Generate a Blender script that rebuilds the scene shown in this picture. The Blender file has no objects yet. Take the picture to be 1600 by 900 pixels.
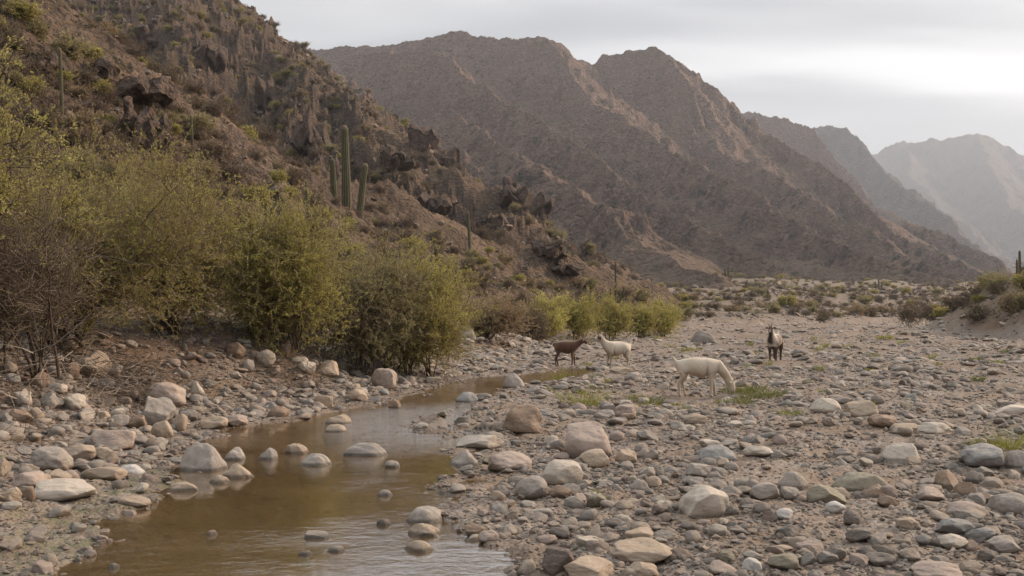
import bpy, math, random, sys, time
import numpy as np
from mathutils import Vector, Matrix, Euler

T0 = time.time()
def R(a): return math.radians(a)
scene = bpy.context.scene
COL = scene.collection

# ------------------------------------------------------------ camera
F_PX, CAM_H, HOR = 1500.0, 1.6, 485.0
PITCH = math.atan((HOR - 450.0) / F_PX)
cam_d = bpy.data.cameras.new('camera')
cam = bpy.data.objects.new('camera', cam_d); COL.objects.link(cam)
cam.location = (0, 0, CAM_H)
cam.rotation_euler = (R(90) + PITCH, 0, 0)
cam_d.sensor_width = 36.0
cam_d.lens = 36.0 * F_PX / 1600.0
cam_d.clip_start = 0.05; cam_d.clip_end = 20000.0
scene.camera = cam

# ------------------------------------------------------------ world, sun, exposure
SUN_AZ, SUN_EL = 66.0, 27.0          # degrees right of the view axis, above the horizon
world = bpy.data.worlds.new('World'); scene.world = world; world.use_nodes = True
nt = world.node_tree; nt.nodes.clear()
def WN(t, **k):
    n = nt.nodes.new(t)
    for a, b in k.items(): setattr(n, a, b)
    return n
WL = nt.links.new
sky = WN('ShaderNodeTexSky'); sky.sky_type = 'NISHITA'; sky.sun_disc = False
sky.sun_elevation = R(SUN_EL); sky.sun_rotation = R(SUN_AZ); sky.dust_density = 2.5; sky.air_density = 1.0
tc = WN('ShaderNodeTexCoord')
sep = WN('ShaderNodeSeparateXYZ'); WL(tc.outputs['Generated'], sep.inputs[0])
def wmath(op, a, b=None, c=None, clamp=False):
    n = WN('ShaderNodeMath', operation=op, use_clamp=clamp)
    for i, v in enumerate((a, b, c)):
        if v is None: continue
        if isinstance(v, (int, float)): n.inputs[i].default_value = v
        else: WL(v, n.inputs[i])
    return n.outputs[0]
zz = wmath('ADD', wmath('MAXIMUM', sep.outputs['Z'], 0.0), 0.20)
u_ = wmath('DIVIDE', sep.outputs['X'], zz); v_ = wmath('DIVIDE', sep.outputs['Y'], zz)
cmb = WN('ShaderNodeCombineXYZ'); WL(u_, cmb.inputs[0]); WL(v_, cmb.inputs[1])
mp = WN('ShaderNodeMapping'); WL(cmb.outputs[0], mp.inputs[0]); mp.inputs['Scale'].default_value = (0.60, 1.7, 1.0)
mp.inputs['Rotation'].default_value = (0, 0, R(-9)); mp.inputs['Location'].default_value = (8.3, 5.2, 0.0)
cn = WN('ShaderNodeTexNoise'); WL(mp.outputs[0], cn.inputs['Vector'])
cn.inputs['Scale'].default_value = 1.0; cn.inputs['Detail'].default_value = 5.0; cn.inputs['Roughness'].default_value = 0.42; cn.inputs['Distortion'].default_value = 0.35
mr = WN('ShaderNodeMapRange', interpolation_type='SMOOTHSTEP'); WL(cn.outputs['Fac'], mr.inputs['Value'])
mr.inputs['From Min'].default_value = 0.42; mr.inputs['From Max'].default_value = 0.62
# veil brightness: thin cloud glows around the hidden sun
sd = (math.sin(R(SUN_AZ)) * math.cos(R(SUN_EL)), math.cos(R(SUN_AZ)) * math.cos(R(SUN_EL)), math.sin(R(SUN_EL)))
dotn = WN('ShaderNodeVectorMath', operation='DOT_PRODUCT'); WL(tc.outputs['Generated'], dotn.inputs[0]); dotn.inputs[1].default_value = (math.sin(R(40)) * math.cos(R(20)), math.cos(R(40)) * math.cos(R(20)), math.sin(R(20)))   # where the veil is thinnest
gl = wmath('POWER', wmath('MAXIMUM', dotn.outputs['Value'], 0.0), 4.0)
CLOUD_DARK, CLOUD_LIGHT = 1.0, 1.95
zmr = WN('ShaderNodeMapRange', interpolation_type='SMOOTHSTEP'); WL(sep.outputs['Z'], zmr.inputs['Value'])      # overcast: brightest overhead
zmr.inputs['From Min'].default_value = .28; zmr.inputs['From Max'].default_value = .8; zmr.inputs['To Min'].default_value = 1.0; zmr.inputs['To Max'].default_value = 2.5
zen = zmr.outputs[0]
def cloudcol(c, base, glow):
    k = wmath('MULTIPLY', wmath('MULTIPLY_ADD', gl, glow, base), zen)
    n = WN('ShaderNodeVectorMath', operation='SCALE'); n.inputs[0].default_value = c; WL(k, n.inputs['Scale'])
    return n.outputs[0]
dark = cloudcol((0.985, 0.99, 1.0), CLOUD_DARK, 0.5)
light = cloudcol((1.02, 1.0, 0.975), CLOUD_LIGHT, 1.25)
mc = WN('ShaderNodeMix', data_type='RGBA'); WL(mr.outputs[0], mc.inputs['Factor']); WL(dark, mc.inputs['A']); WL(light, mc.inputs['B'])
m2 = WN('ShaderNodeMix', data_type='RGBA'); m2.inputs['Factor'].default_value = 0.94
WL(sky.outputs[0], m2.inputs['A']); WL(mc.outputs['Result'], m2.inputs['B'])
bg = WN('ShaderNodeBackground'); bg.inputs['Strength'].default_value = 0.10; WL(m2.outputs['Result'], bg.inputs['Color'])
wo = WN('ShaderNodeOutputWorld'); WL(bg.outputs[0], wo.inputs['Surface'])

sl = bpy.data.lights.new('sun', 'SUN'); sl.energy = 1.5; sl.angle = R(10.0); sl.color = (1.0, 0.74, 0.52)
sun = bpy.data.objects.new('sun', sl); COL.objects.link(sun); sun.location = (40, 30, 60)
sun.rotation_euler = Vector(sd).to_track_quat('Z', 'Y').to_euler()

scene.view_settings.view_transform = 'Standard'; scene.view_settings.look = 'None'
scene.view_settings.gamma = 1.0; scene.view_settings.use_curve_mapping = False
scene.view_settings.exposure = 1.86
scene.render.engine = 'CYCLES'
cy = scene.cycles
cy.max_bounces = 5; cy.diffuse_bounces = 2; cy.glossy_bounces = 2; cy.transmission_bounces = 3; cy.volume_bounces = 1
cy.transparent_max_bounces = 8; cy.caustics_reflective = False; cy.caustics_refractive = False
cy.use_denoising = True
cy.sample_clamp_indirect = 4.0

# ------------------------------------------------------------ noise helpers (numpy)
_ang = np.random.RandomState(7).rand(256) * 2 * np.pi
_gx, _gy = np.cos(_ang).astype(np.float32), np.sin(_ang).astype(np.float32)
def _h(xi, yi, seed):
    h = xi * np.int64(374761393) + yi * np.int64(668265263) + np.int64(seed * 1442695041)
    h = (h ^ (h >> 13)) * np.int64(1274126177)
    return (h ^ (h >> 16)) & 255
def pn(x, y, seed=0):
    x = np.asarray(x, np.float64); y = np.asarray(y, np.float64)
    xf = np.floor(x); yf = np.floor(y); xi = xf.astype(np.int64); yi = yf.astype(np.int64)
    fx = (x - xf).astype(np.float32); fy = (y - yf).astype(np.float32)
    u = fx * fx * fx * (fx * (fx * 6 - 15) + 10); v = fy * fy * fy * (fy * (fy * 6 - 15) + 10)
    def g(i, j):
        k = _h(xi + i, yi + j, seed); return _gx[k] * (fx - i) + _gy[k] * (fy - j)
    a = g(0, 0); b = g(1, 0); c = g(0, 1); d = g(1, 1)
    a = a + (b - a) * u; c = c + (d - c) * u
    return (a + (c - a) * v) * 1.5
def fbm(x, y, o=5, seed=0, gain=0.5):
    s = 0; a = 1.0
    for i in range(o):
        s = s + a * pn(x, y, seed + i); x = x * 2.03 + 7.1; y = y * 2.03 - 3.7; a *= gain
    return s
def ridged(x, y, o=5, seed=0, gain=0.5):
    s = 0; a = 1.0; w = 1.0
    for i in range(o):
        n = 1 - np.abs(pn(x, y, seed + i)) * 1.6; n = n * n; s = s + a * n * w; w = np.clip(n, 0, 1)
        x = x * 2.07 + 5.3; y = y * 2.07 + 1.7; a *= gain
    return s
def pn3(p, seed=0):      # cheap 3-D noise: three crossed 2-D slices
    x, y, z = p[..., 0], p[..., 1], p[..., 2]
    return (pn(x + z * .7, y + z * .4, seed) + pn(y + x * .5 + 9, z - x * .3, seed + 11) + pn(z + y * .6 - 4, x - y * .2, seed + 23)) * .6
def sstep(a, b, x):
    t = np.clip((x - a) / (b - a), 0, 1); return t * t * (3 - 2 * t)

# ------------------------------------------------------------ pixel -> world
_c, _s = math.cos(PITCH), math.sin(PITCH)
def raydir(px, py):
    a = (px - 800.0) / F_PX; b = (450.0 - py) / F_PX
    return np.array((a, _c - b * _s, _s + b * _c))
def pt(px, py, D):
    d = raydir(px, py); k = D / d[1]
    return (d[0] * k, D, CAM_H + d[2] * k)

# ------------------------------------------------------------ materials
class NT:
    def __init__(s, name):
        s.m = bpy.data.materials.new(name); s.m.use_nodes = True; s.t = s.m.node_tree; s.t.nodes.clear()
        s.out = s.n('ShaderNodeOutputMaterial')
    def n(s, t, **k):
        n = s.t.nodes.new(t)
        for a, b in k.items(): setattr(n, a, b)
        return n
    def set(s, inp, v):
        if v is None: return
        if hasattr(v, 'is_output') or isinstance(v, bpy.types.NodeSocket): s.t.links.new(v, inp)
        elif isinstance(v, (tuple, list)):
            if len(v) == 3 and inp.type == 'RGBA': v = (*v, 1.0)
            inp.default_value = v
        else: inp.default_value = v
    def math(s, op, a, b=None, c=None, clamp=False):
        n = s.n('ShaderNodeMath', operation=op, use_clamp=clamp)
        for i, v in enumerate((a, b, c)): s.set(n.inputs[i], v)
        return n.outputs[0]
    def mix(s, f, a, b, blend='MIX'):
        n = s.n('ShaderNodeMix', data_type='RGBA', blend_type=blend)
        s.set(n.inputs['Factor'], f); s.set(n.inputs['A'], a); s.set(n.inputs['B'], b); return n.outputs['Result']
    def ramp(s, f, stops, interp='LINEAR'):
        n = s.n('ShaderNodeValToRGB'); n.color_ramp.interpolation = interp; e = n.color_ramp.elements
        while len(e) < len(stops): e.new(0.5)
        for i, (p, c) in enumerate(stops): e[i].position = p; e[i].color = (*c, 1) if len(c) == 3 else c
        s.set(n.inputs[0], f); return n.outputs['Color']
    def mr(s, v, a, b, c=0.0, d=1.0):
        n = s.n('ShaderNodeMapRange'); s.set(n.inputs['Value'], v)
        for k, x in zip(('From Min', 'From Max', 'To Min', 'To Max'), (a, b, c, d)): n.inputs[k].default_value = x
        return n.outputs[0]
    def co(s, kind='Object', scale=None, rot=None):
        o = s.n('ShaderNodeTexCoord').outputs[kind]
        if scale is not None or rot is not None:
            m = s.n('ShaderNodeMapping'); s.set(m.inputs[0], o)
            if scale is not None: m.inputs['Scale'].default_value = scale
            if rot is not None: m.inputs['Rotation'].default_value = rot
            o = m.outputs[0]
        return o
    def noise(s, vec, sc, det=4, rough=.55, dist=0.0):
        n = s.n('ShaderNodeTexNoise'); s.set(n.inputs['Vector'], vec); n.inputs['Scale'].default_value = sc
        n.inputs['Detail'].default_value = det; n.inputs['Roughness'].default_value = rough; n.inputs['Distortion'].default_value = dist
        return n.outputs['Fac']
    def vor(s, vec, sc, feature='F1', out='Distance', rnd=1.0):
        n = s.n('ShaderNodeTexVoronoi', feature=feature); s.set(n.inputs['Vector'], vec); n.inputs['Scale'].default_value = sc
        n.inputs['Randomness'].default_value = rnd; return n.outputs[out]
    def bump(s, h, dist, strength=1.0, normal=None):
        n = s.n('ShaderNodeBump'); n.inputs['Strength'].default_value = strength; n.inputs['Distance'].default_value = dist
        s.set(n.inputs['Height'], h); s.set(n.inputs['Normal'], normal); return n.outputs[0]
    def attr(s, name, out='Fac', typ='GEOMETRY'):
        n = s.n('ShaderNodeAttribute'); n.attribute_name = name; n.attribute_type = typ; return n.outputs[out]
    def bsdf(s, col, rough=.85, normal=None, spec=.3, **k):
        b = s.n('ShaderNodeBsdfPrincipled'); s.set(b.inputs['Base Color'], col); s.set(b.inputs['Roughness'], rough)
        b.inputs['Specular IOR Level'].default_value = spec; s.set(b.inputs['Normal'], normal)
        for a, v in k.items(): s.set(b.inputs[a.replace('_', ' ')], v)
        s.t.links.new(b.outputs[0], s.out.inputs['Surface']); return b

def mesh_obj(name, verts, faces, mat=None, parent=None, smooth=False, attrs=None, link=True, mats=None, mi=None):
    """verts (n,3) array; faces (m,k) int array with k = 3 or 4 (or a list of such arrays)"""
    me = bpy.data.meshes.new(name)
    verts = np.ascontiguousarray(verts, np.float32)
    fl = faces if isinstance(faces, list) else [faces]
    fl = [np.asarray(f, np.int32) for f in fl if len(f)]
    me.vertices.add(len(verts)); me.vertices.foreach_set('co', verts.ravel())
    nl = sum(f.size for f in fl); nf = sum(len(f) for f in fl)
    me.loops.add(nl); me.polygons.add(nf)
    me.loops.foreach_set('vertex_index', np.concatenate([f.ravel() for f in fl]))
    tot = np.concatenate([np.full(len(f), f.shape[1], np.int32) for f in fl])
    st = np.zeros(nf, np.int32); st[1:] = np.cumsum(tot)[:-1]
    me.polygons.foreach_set('loop_start', st)
    if smooth: me.polygons.foreach_set('use_smooth', np.ones(nf, bool))
    if mi is not None: me.polygons.foreach_set('material_index', np.asarray(mi, np.int32))
    me.update(calc_edges=True)
    for k, (dom, v) in (attrs or {}).items():
        a = me.attributes.new(k, 'FLOAT', dom); a.data.foreach_set('value', np.asarray(v, np.float32))
    if not smooth:
        pass
    o = bpy.data.objects.new(name, me)
    for m in (mats or ([mat] if mat else [])): me.materials.append(m)
    if link: COL.objects.link(o)
    if parent is not None: o.parent = parent
    return o
def tag(o, label=None, cat=None, group=None, kind=None):
    if label: o['label'] = label
    if cat: o['category'] = cat
    if group: o['group'] = group
    if kind: o['kind'] = kind
    return o
def empty(name, loc, rz=0.0):
    o = bpy.data.objects.new(name, None); COL.objects.link(o); o.location = loc; o.rotation_euler = (0, 0, rz); o.empty_display_size = .2
    return o
# ------------------------------------------------------------ terrain functions
def seg_project(x, y, a, b):
    ax, ay = a[0], a[1]; dx, dy = b[0] - ax, b[1] - ay; L2 = dx * dx + dy * dy + 1e-9
    t = np.clip(((x - ax) * dx + (y - ay) * dy) / L2, 0, 1)
    ex = x - (ax + t * dx); ey = y - (ay + t * dy)
    return t, np.sqrt(ex * ex + ey * ey), dx * (y - ay) - dy * (x - ax)      # >0 left of the segment
def signed_left(x, y, poly):
    best = np.full(np.shape(x), 1e9); sgn = np.zeros(np.shape(x))
    for a, b in zip(poly[:-1], poly[1:]):
        t, d, s = seg_project(x, y, a, b)
        m = d < best - 1e-6
        best = np.where(m, d, best); sgn = np.where(m, np.sign(s), sgn)
    return best * sgn
def in_poly(x, y, poly):
    c = np.zeros(np.shape(x), bool); n = len(poly)
    for i in range(n):
        x0, y0 = poly[i]; x1, y1 = poly[(i + 1) % n]
        if y0 == y1: continue
        cond = ((y0 > y) != (y1 > y)) & (x < (x1 - x0) * (y - y0) / (y1 - y0) + x0)
        c ^= cond
    return c
def poly_sd(x, y, poly):          # signed distance, positive inside
    best = np.full(np.shape(x), 1e9)
    for i in range(len(poly)):
        t, d, s = seg_project(x, y, poly[i], poly[(i + 1) % len(poly)]); best = np.minimum(best, d)
    return np.where(in_poly(x, y, poly), best, -best)

WATER_Z = -0.03
def on_plane(px, py, z=WATER_Z):
    d = raydir(px, py); k = (z - CAM_H) / d[2]; return (d[0] * k, d[1] * k)
_w = [(900, 1300), (850, 960), (815, 888), (770, 862), (742, 846), (700, 826), (688, 806), (712, 786), (690, 762), (700, 744), (735, 728), (706, 712), (720, 694),
      (760, 682), (705, 668), (722, 655), (735, 640), (748, 624), (785, 612), (830, 602), (880, 594), (932, 583), (934, 577), (880, 578), (830, 583), (790, 587),
      (760, 588), (720, 593), (680, 603), (640, 618), (600, 628), (565, 636), (515, 647), (455, 657), (400, 664), (345, 674), (312, 690), (285, 704),
      (275, 730), (262, 756), (250, 778), (200, 792), (165, 806), (160, 832), (135, 860), (80, 905), (0, 1000), (-200, 1300)]
WATER_POLY = [on_plane(*p) for p in _w]
TOE = [(-3.3, -60), (-3.1, 3), (-3.0, 6.4), (-3.3, 8.1), (-4.1, 10.5), (-4.6, 13.7), (-3.7, 16), (-2.7, 17.9), (-2.0, 21.5), (-.9, 25), (.5, 31), (2.2, 40),
       (5.5, 53), (12, 69), (19, 86), (48, 120), (75, 160), (300, 260), (6000, 1500)]
MOUND = [pt(1470, 498, 82), pt(1500, 474, 76), pt(1530, 456, 72), pt(1560, 438, 68), pt(1600, 428, 65), pt(1680, 415, 60), pt(1800, 400, 54), pt(2100, 380, 45)]
def ridge_field(x, y, rid, k, pw=1.0, zb=0.0, want_u=False):
    z = np.full(np.shape(x), -50.0); uu = np.ones(np.shape(x))
    for a, b in zip(rid[:-1], rid[1:]):
        t, d, s = seg_project(x, y, a, b)
        h = a[2] + t * (b[2] - a[2]) - zb
        if pw == 1.0: zz_ = h - k * d
        else:
            W = h * pw / k; u = d / W
            zz_ = np.where(u < 1, h * np.power(np.clip(1 - u, 0, 1), pw), -k * .25 * (d - W))
        if want_u: uu = np.where(zz_ + zb > z, d * k / np.maximum(h, 1.0), uu)
        z = np.maximum(z, zz_ + zb)
    return (z, uu) if want_u else z
def ground_z(x, y, fine=True):
    x = np.asarray(x, np.float64); y = np.asarray(y, np.float64)
    r = np.hypot(x, y)
    wx = fbm(x * .35, y * .35, 3, 40) * .35; wy = fbm(x * .35 + 30, y * .35, 3, 44) * .35
    sc = np.clip(r / 12, .6, 6)
    t = signed_left(x + wx * sc * .6, y + wy * sc * .6, TOE)
    b = np.interp(y, (0, 8, 14, 22, 30, 60, 100, 200), (.6, .85, 1.36, 1.38, 1.12, 1.05, .8, .6))
    w = np.interp(y, (0, 14, 30, 60, 200), (4.3, 4.3, 3.8, 5.5, 9))
    z = b * sstep(0, 1, t / w) + np.clip(t - w, 0, 25) * np.interp(y, (0, 30, 70, 120), (.10, .10, .07, .012))
    # alluvial terrace behind the far bank
    z = z + np.where(t > 0, np.clip(t - 6, 0, 240) * .064 * sstep(70, 130, y), 0)
    z = z + np.where(t > 0, fbm(x * .03, y * .03, 4, 51) * np.clip((r - 60) / 40, 0, 2.2) * sstep(0, 30, t), 0)
    # gravel bar: faint swells, rising away from the stream
    bar = fbm(x * .12, y * .12, 3, 60) * .10 + fbm(x * .5, y * .5, 3, 64) * .035
    z = z + bar * np.clip(r / 14, .5, 3) * (t < 0) * sstep(0, -2.0, t)
    z = z + np.where(t > 0, fbm(x * .6, y * .6, 4, 70) * .12 * sstep(0, 2, t), 0)
    m = ridge_field(x + wx, y + wy, MOUND, .85, 1.15); z = np.maximum(z, m + fbm(x * .25, y * .25, 4, 77) * .35)
    # stream bed
    near = (y > 1) & (y < 45) & (x > -9) & (x < 7)
    if np.any(near):
        xn = x[near] if x.ndim else x; yn = y[near] if y.ndim else y
        sdist = poly_sd(xn + fbm(xn * 1.3, yn * 1.3, 3, 80) * .16, yn + fbm(xn * 1.3 + 9, yn * 1.3, 3, 85) * .2, WATER_POLY)
        zn = z[near] if z.ndim else z
        far_s = np.clip(yn / 10, .5, 2.5)
        shore = sstep(-1.2 * far_s, 0, sdist)
        lvl = zn * (1 - shore) + np.minimum(zn, -.015) * shore
        lvl = lvl - .17 * sstep(0, 1.1 * far_s, sdist) - .05 * sstep(-.05, .12, sdist)
        rif = np.exp(-((yn - 13.6) / 2.0) ** 2) * sstep(-2.8, -1.6, xn)
        lvl = lvl + .10 * rif * sstep(0, .4, sdist) + fbm(xn * 3, yn * 3, 3, 90) * .03
        if z.ndim: z[near] = lvl
        else: z = lvl
    if fine:
        k = np.clip(1 - r / 90, 0, 1)
        z = z + (fbm(x * 4, y * 4, 3, 95) * .018 + ridged(x * 9, y * 9, 2, 97) * .008) * k
    return z

# hillside on the left: near warm spur and the dark rocky ridge behind it
SPUR = [(-38, -40, 15), (-34, 18, 16), (-29.5, 36, 17.2), pt(60, 0, 50), pt(140, 62, 57), pt(220, 112, 65), pt(290, 165, 73), pt(345, 204, 80), pt(450, 248, 90), pt(560, 278, 98),
        pt(660, 322, 105), pt(750, 362, 112), pt(850, 397, 118), pt(950, 423, 124), pt(1020, 446, 128)]
MAIN = [pt(-400, -420, 300), pt(0, -250, 290), pt(180, -150, 280), pt(300, -60, 270), pt(356, 0, 262), pt(378, 34, 256), pt(400, 55, 252), pt(440, 82, 242), pt(480, 104, 232), pt(520, 130, 222),
        pt(560, 154, 212), pt(600, 182, 202), pt(650, 215, 190), pt(720, 262, 176), pt(780, 300, 166), pt(860, 350, 154), pt(900, 374, 148), pt(950, 398, 142), pt(1010, 436, 136)]
SUBS = [[pt(300, -40, 262), pt(260, 60, 190), pt(300, 150, 150), pt(380, 210, 125)], [pt(470, 100, 230), pt(450, 170, 175), pt(500, 240, 140)],
        [pt(640, 215, 190), pt(640, 270, 160), pt(690, 320, 135)], [pt(560, 155, 210), pt(560, 210, 170), pt(610, 270, 140)], [pt(790, 305, 164), pt(800, 350, 140), pt(850, 385, 128)]]
def hill_z(x, y):
    x = np.asarray(x, np.float64); y = np.asarray(y, np.float64)
    wx = fbm(x * .05, y * .05, 4, 100) * 3.2; wy = fbm(x * .05 + 50, y * .05, 4, 105) * 3.2
    nearf = np.clip(y / 60, .25, 1)
    xw, yw = x + wx * nearf, y + wy * nearf
    a = ridge_field(xw, yw, SPUR, .74, 1.06)
    rise = ridged(x * .11, y * .11, 5, 110, .55)
    a = a + (rise - .9) * .7 * np.clip(a / 4, 0, 1) + fbm(x * .5, y * .5, 4, 116) * .22
    m, uu = ridge_field(xw, yw, MAIN, .84, 1.12, 0.0, True)
    for s in SUBS: m = np.maximum(m, ridge_field(xw, yw, s, 1.15, 1.15))
    cf = .3 + .7 * sstep(0, .25, uu)
    g = ridged((x + .35 * y) * .085, (y - .35 * x) * .030, 6, 120, .58)
    cl = ridged(x * .16, y * .10, 5, 127, .6)
    mm = np.clip(m / 14, 0, 1)
    m = m + (g - 1.0) * 3.6 * mm * cf + (cl - .9) * 1.5 * mm * cf
    # crags: stepped ledges where a mask says rock
    mask = sstep(.05, .5, fbm(x * .03 + 3, y * .03, 3, 133) + .25) * mm
    q = 3.2; st = m / q; fr = st - np.floor(st); stp = (np.floor(st) + sstep(.55, .95, fr)) * q
    m = m + (stp - m) * .45 * mask + ridged(x * .35, y * .35, 4, 137) * .9 * mm * cf - .6 * mm
    z = np.maximum(a, m)
    return z
def zg(x, y):
    return np.maximum(ground_z(x, y, False), hill_z(x, y) )
def hit(px, py, tmax=400.0, fn=None, wat=True):
    """first point where the view ray through a photo pixel meets the land (or the water)"""
    d = raydir(px, py); d = d / d[1]
    Y = 3.5 * np.exp(np.linspace(0, math.log(tmax / 3.5), 1400))
    f = fn or zg
    z = f(d[0] * Y, Y)
    if wat: z = np.maximum(z, np.where((Y < 45), WATER_Z, -5))
    zr = CAM_H + d[2] * Y
    k = np.nonzero(zr <= z)[0]
    if len(k) == 0: return None
    i = max(k[0], 1); a = zr[i - 1] - z[i - 1]; b = zr[i] - z[i]; t = a / (a - b + 1e-12)
    D = Y[i - 1] + (Y[i] - Y[i - 1]) * t
    return (d[0] * D, D, float(zr[i - 1] + (zr[i] - zr[i - 1]) * t))

def grid_mesh(name, X, Y, Z, mat, keep=None, smooth=True, attrs=None):
    n, m = X.shape
    V = np.stack((X, Y, Z), -1).reshape(-1, 3)
    i = np.arange(n * m).reshape(n, m)
    F = np.stack((i[:-1, :-1], i[:-1, 1:], i[1:, 1:], i[1:, :-1]), -1).reshape(-1, 4)
    if keep is not None:
        K = (keep[:-1, :-1] | keep[:-1, 1:] | keep[1:, 1:] | keep[1:, :-1]).ravel(); F = F[K]
        used = np.zeros(len(V), bool); used[F.ravel()] = True
        idx = np.cumsum(used) - 1; V = V[used]; F = idx[F]
        attrs = {k: (d, v.ravel()[used]) for k, (d, v) in (attrs or {}).items()}
    else: attrs = {k: (d, v.ravel()) for k, (d, v) in (attrs or {}).items()}
    return mesh_obj(name, V, F[:, ::-1], mat, smooth=smooth, attrs=attrs)
def px_cols(p0, p1, step): return (np.arange(p0, p1 + step, step) - 800.0) / F_PX

# ------------------------------------------------------------ terrain materials
def ground_material():
    s = NT('dry_riverbed_ground'); co = s.co('Object')
    big = s.noise(co, .22, 4, .55); mid = s.noise(co, 1.7, 5, .6); fin = s.noise(co, 14, 4, .65)
    sand = s.ramp(big, [(.3, (.245, .178, .124)), (.55, (.205, .155, .116)), (.75, (.185, .148, .120))])
    soil = s.ramp(mid, [(.3, (.12, .078, .05)), (.55, (.18, .118, .078)), (.75, (.25, .17, .115))])
    col = s.mix(s.attr('bank'), sand, soil)
    terr = s.ramp(s.noise(co, .16, 6, .65), [(.30, (.07, .058, .036)), (.45, (.15, .11, .072)), (.60, (.24, .175, .12)), (.72, (.12, .095, .058))])
    col = s.mix(s.attr('terr'), col, terr)
    g = s.vor(co, 30, out='Color'); sp = s.n('ShaderNodeSeparateColor'); s.set(sp.inputs[0], g)
    peb = s.ramp(sp.outputs[0], [(0, (.12, .10, .09)), (.3, (.25, .21, .18)), (.55, (.21, .205, .20)), (.8, (.36, .30, .25)), (1, (.42, .38, .33))])
    col = s.mix(s.math('MULTIPLY', s.mr(s.noise(co, .9, 3), .38, .62), s.math('SUBTRACT', .75, s.math('MULTIPLY', s.attr('bank'), .4))), col, peb)
    col = s.mix(s.mr(fin, .3, .7, .0, .55), col, s.mix(.5, col, (.06, .045, .035)))
    wet = s.attr('wet'); col = s.mix(s.math('MULTIPLY', wet, .38), col, (.075, .050, .026))
    alg = s.math('MULTIPLY', s.attr('algae'), s.mr(s.noise(co, 5, 5, .7), .42, .6)); col = s.mix(s.math('MULTIPLY', alg, .6), col, (.10, .115, .05))
    h = s.math('ADD', s.math('MULTIPLY', fin, .5), s.math('MULTIPLY', s.vor(co, 30), -1.0))
    h2 = s.math('ADD', s.math('MULTIPLY', h, .012), s.math('MULTIPLY', s.noise(co, 4, 5, .7), .03))
    farh = s.math('MULTIPLY', s.noise(co, .8, 6, .7), .5)
    h3 = s.math('ADD', h2, s.math('MULTIPLY', farh, s.attr('terr')))
    s.bsdf(col, s.mix(wet, (.9,) * 3, (.35,) * 3), s.bump(h3, 1.0, 1.0), .25)
    return s.m
def rock_land(name, sc, soil1, soil2, rock1, rock2, scrub, bumpd, s0=(.42, .78), scrub_amt=.6):
    """steep faces show bare rock, gentler ones soil and scrub"""
    s = NT(name); co = s.co('Object')
    geo = s.n('ShaderNodeNewGeometry'); nz = s.n('ShaderNodeSeparateXYZ'); s.set(nz.inputs[0], geo.outputs['Normal'])
    n1 = s.noise(co, .06 * sc, 6, .62); n2 = s.noise(co, .35 * sc, 6, .68); n3 = s.noise(co, 1.6 * sc, 5, .7)
    rockc = s.mix(s.mr(n2, .3, .7), rock1, rock2)
    rockc = s.mix(s.mr(n3, .3, .62, .55, 0), rockc, tuple(c * .35 for c in rock1))
    streak = s.noise(s.co('Object', (1, 1, .18)), .5 * sc, 5, .7); rockc = s.mix(s.mr(streak, .45, .7, 0, .5), rockc, tuple(c * 1.25 for c in rock2))
    soil = s.mix(s.mr(n1, .35, .65), soil1, soil2)
    soil = s.mix(s.mr(n3, .35, .6, .5, 0), soil, tuple(c * .4 for c in soil1))
    f = s.math('ADD', nz.outputs['Z'], s.math('MULTIPLY', s.math('SUBTRACT', n2, .5), .55))
    col = s.mix(s.mr(f, s0[0], s0[1]), rockc, soil)
    v = s.vor(s.co('Object', (1, 1, 1)), .45 * sc); dots = s.math('MULTIPLY', s.mr(v, .36, .22), s.mr(n1, .40, .58, 0, scrub_amt))
    col = s.mix(dots, col, scrub)
    v2 = s.vor(co, 1.1 * sc, 'DISTANCE_TO_EDGE')
    h = s.math('ADD', s.math('MULTIPLY', n2, 1.0), s.math('MULTIPLY', n3, .35)); h = s.math('ADD', h, s.math('MULTIPLY', s.mr(v2, 0, .25), .18))
    h = s.math('ADD', h, s.math('MULTIPLY', streak, .5)); h = s.math('ADD', h, s.math('MULTIPLY', dots, .12))
    if name == 'bare_mountain_rock':
        pos = s.n('ShaderNodeSeparateXYZ'); s.set(pos.inputs[0], co)
        hi = s.mr(s.math('ADD', pos.outputs['Z'], s.math('MULTIPLY', s.math('SUBTRACT', n1, .5), 160.0)), 90, 190)
        st = s.math('MULTIPLY', s.math('MULTIPLY', hi, s.mr(f, s0[1], s0[0])), .6); col = s.mix(st, col, s.mix(s.mr(n3, .3, .6), (.13, .095, .08), (.34, .245, .20)))
    s.bsdf(col, .95, s.bump(h, bumpd, 1.0), .15)
    return s.m

M_ground = ground_material()
M_hill = rock_land('dry_rocky_hillside', 1.0, (.150, .104, .070), (.265, .180, .122), (.072, .055, .046), (.15, .112, .088), (.062, .054, .030), 1.3, (.5, .95), scrub_amt=.75)
M_mount = rock_land('bare_mountain_rock', .22, (.135, .102, .075), (.27, .190, .142), (.080, .065, .056), (.30, .205, .165), (.042, .042, .027), 9.0, (.45, .9), .9)
M_far = rock_land('far_mountain_rock', .12, (.12, .10, .085), (.17, .135, .11), (.085, .072, .065), (.18, .14, .115), (.06, .056, .045), 14.0, (.4, .9), .5)

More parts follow.
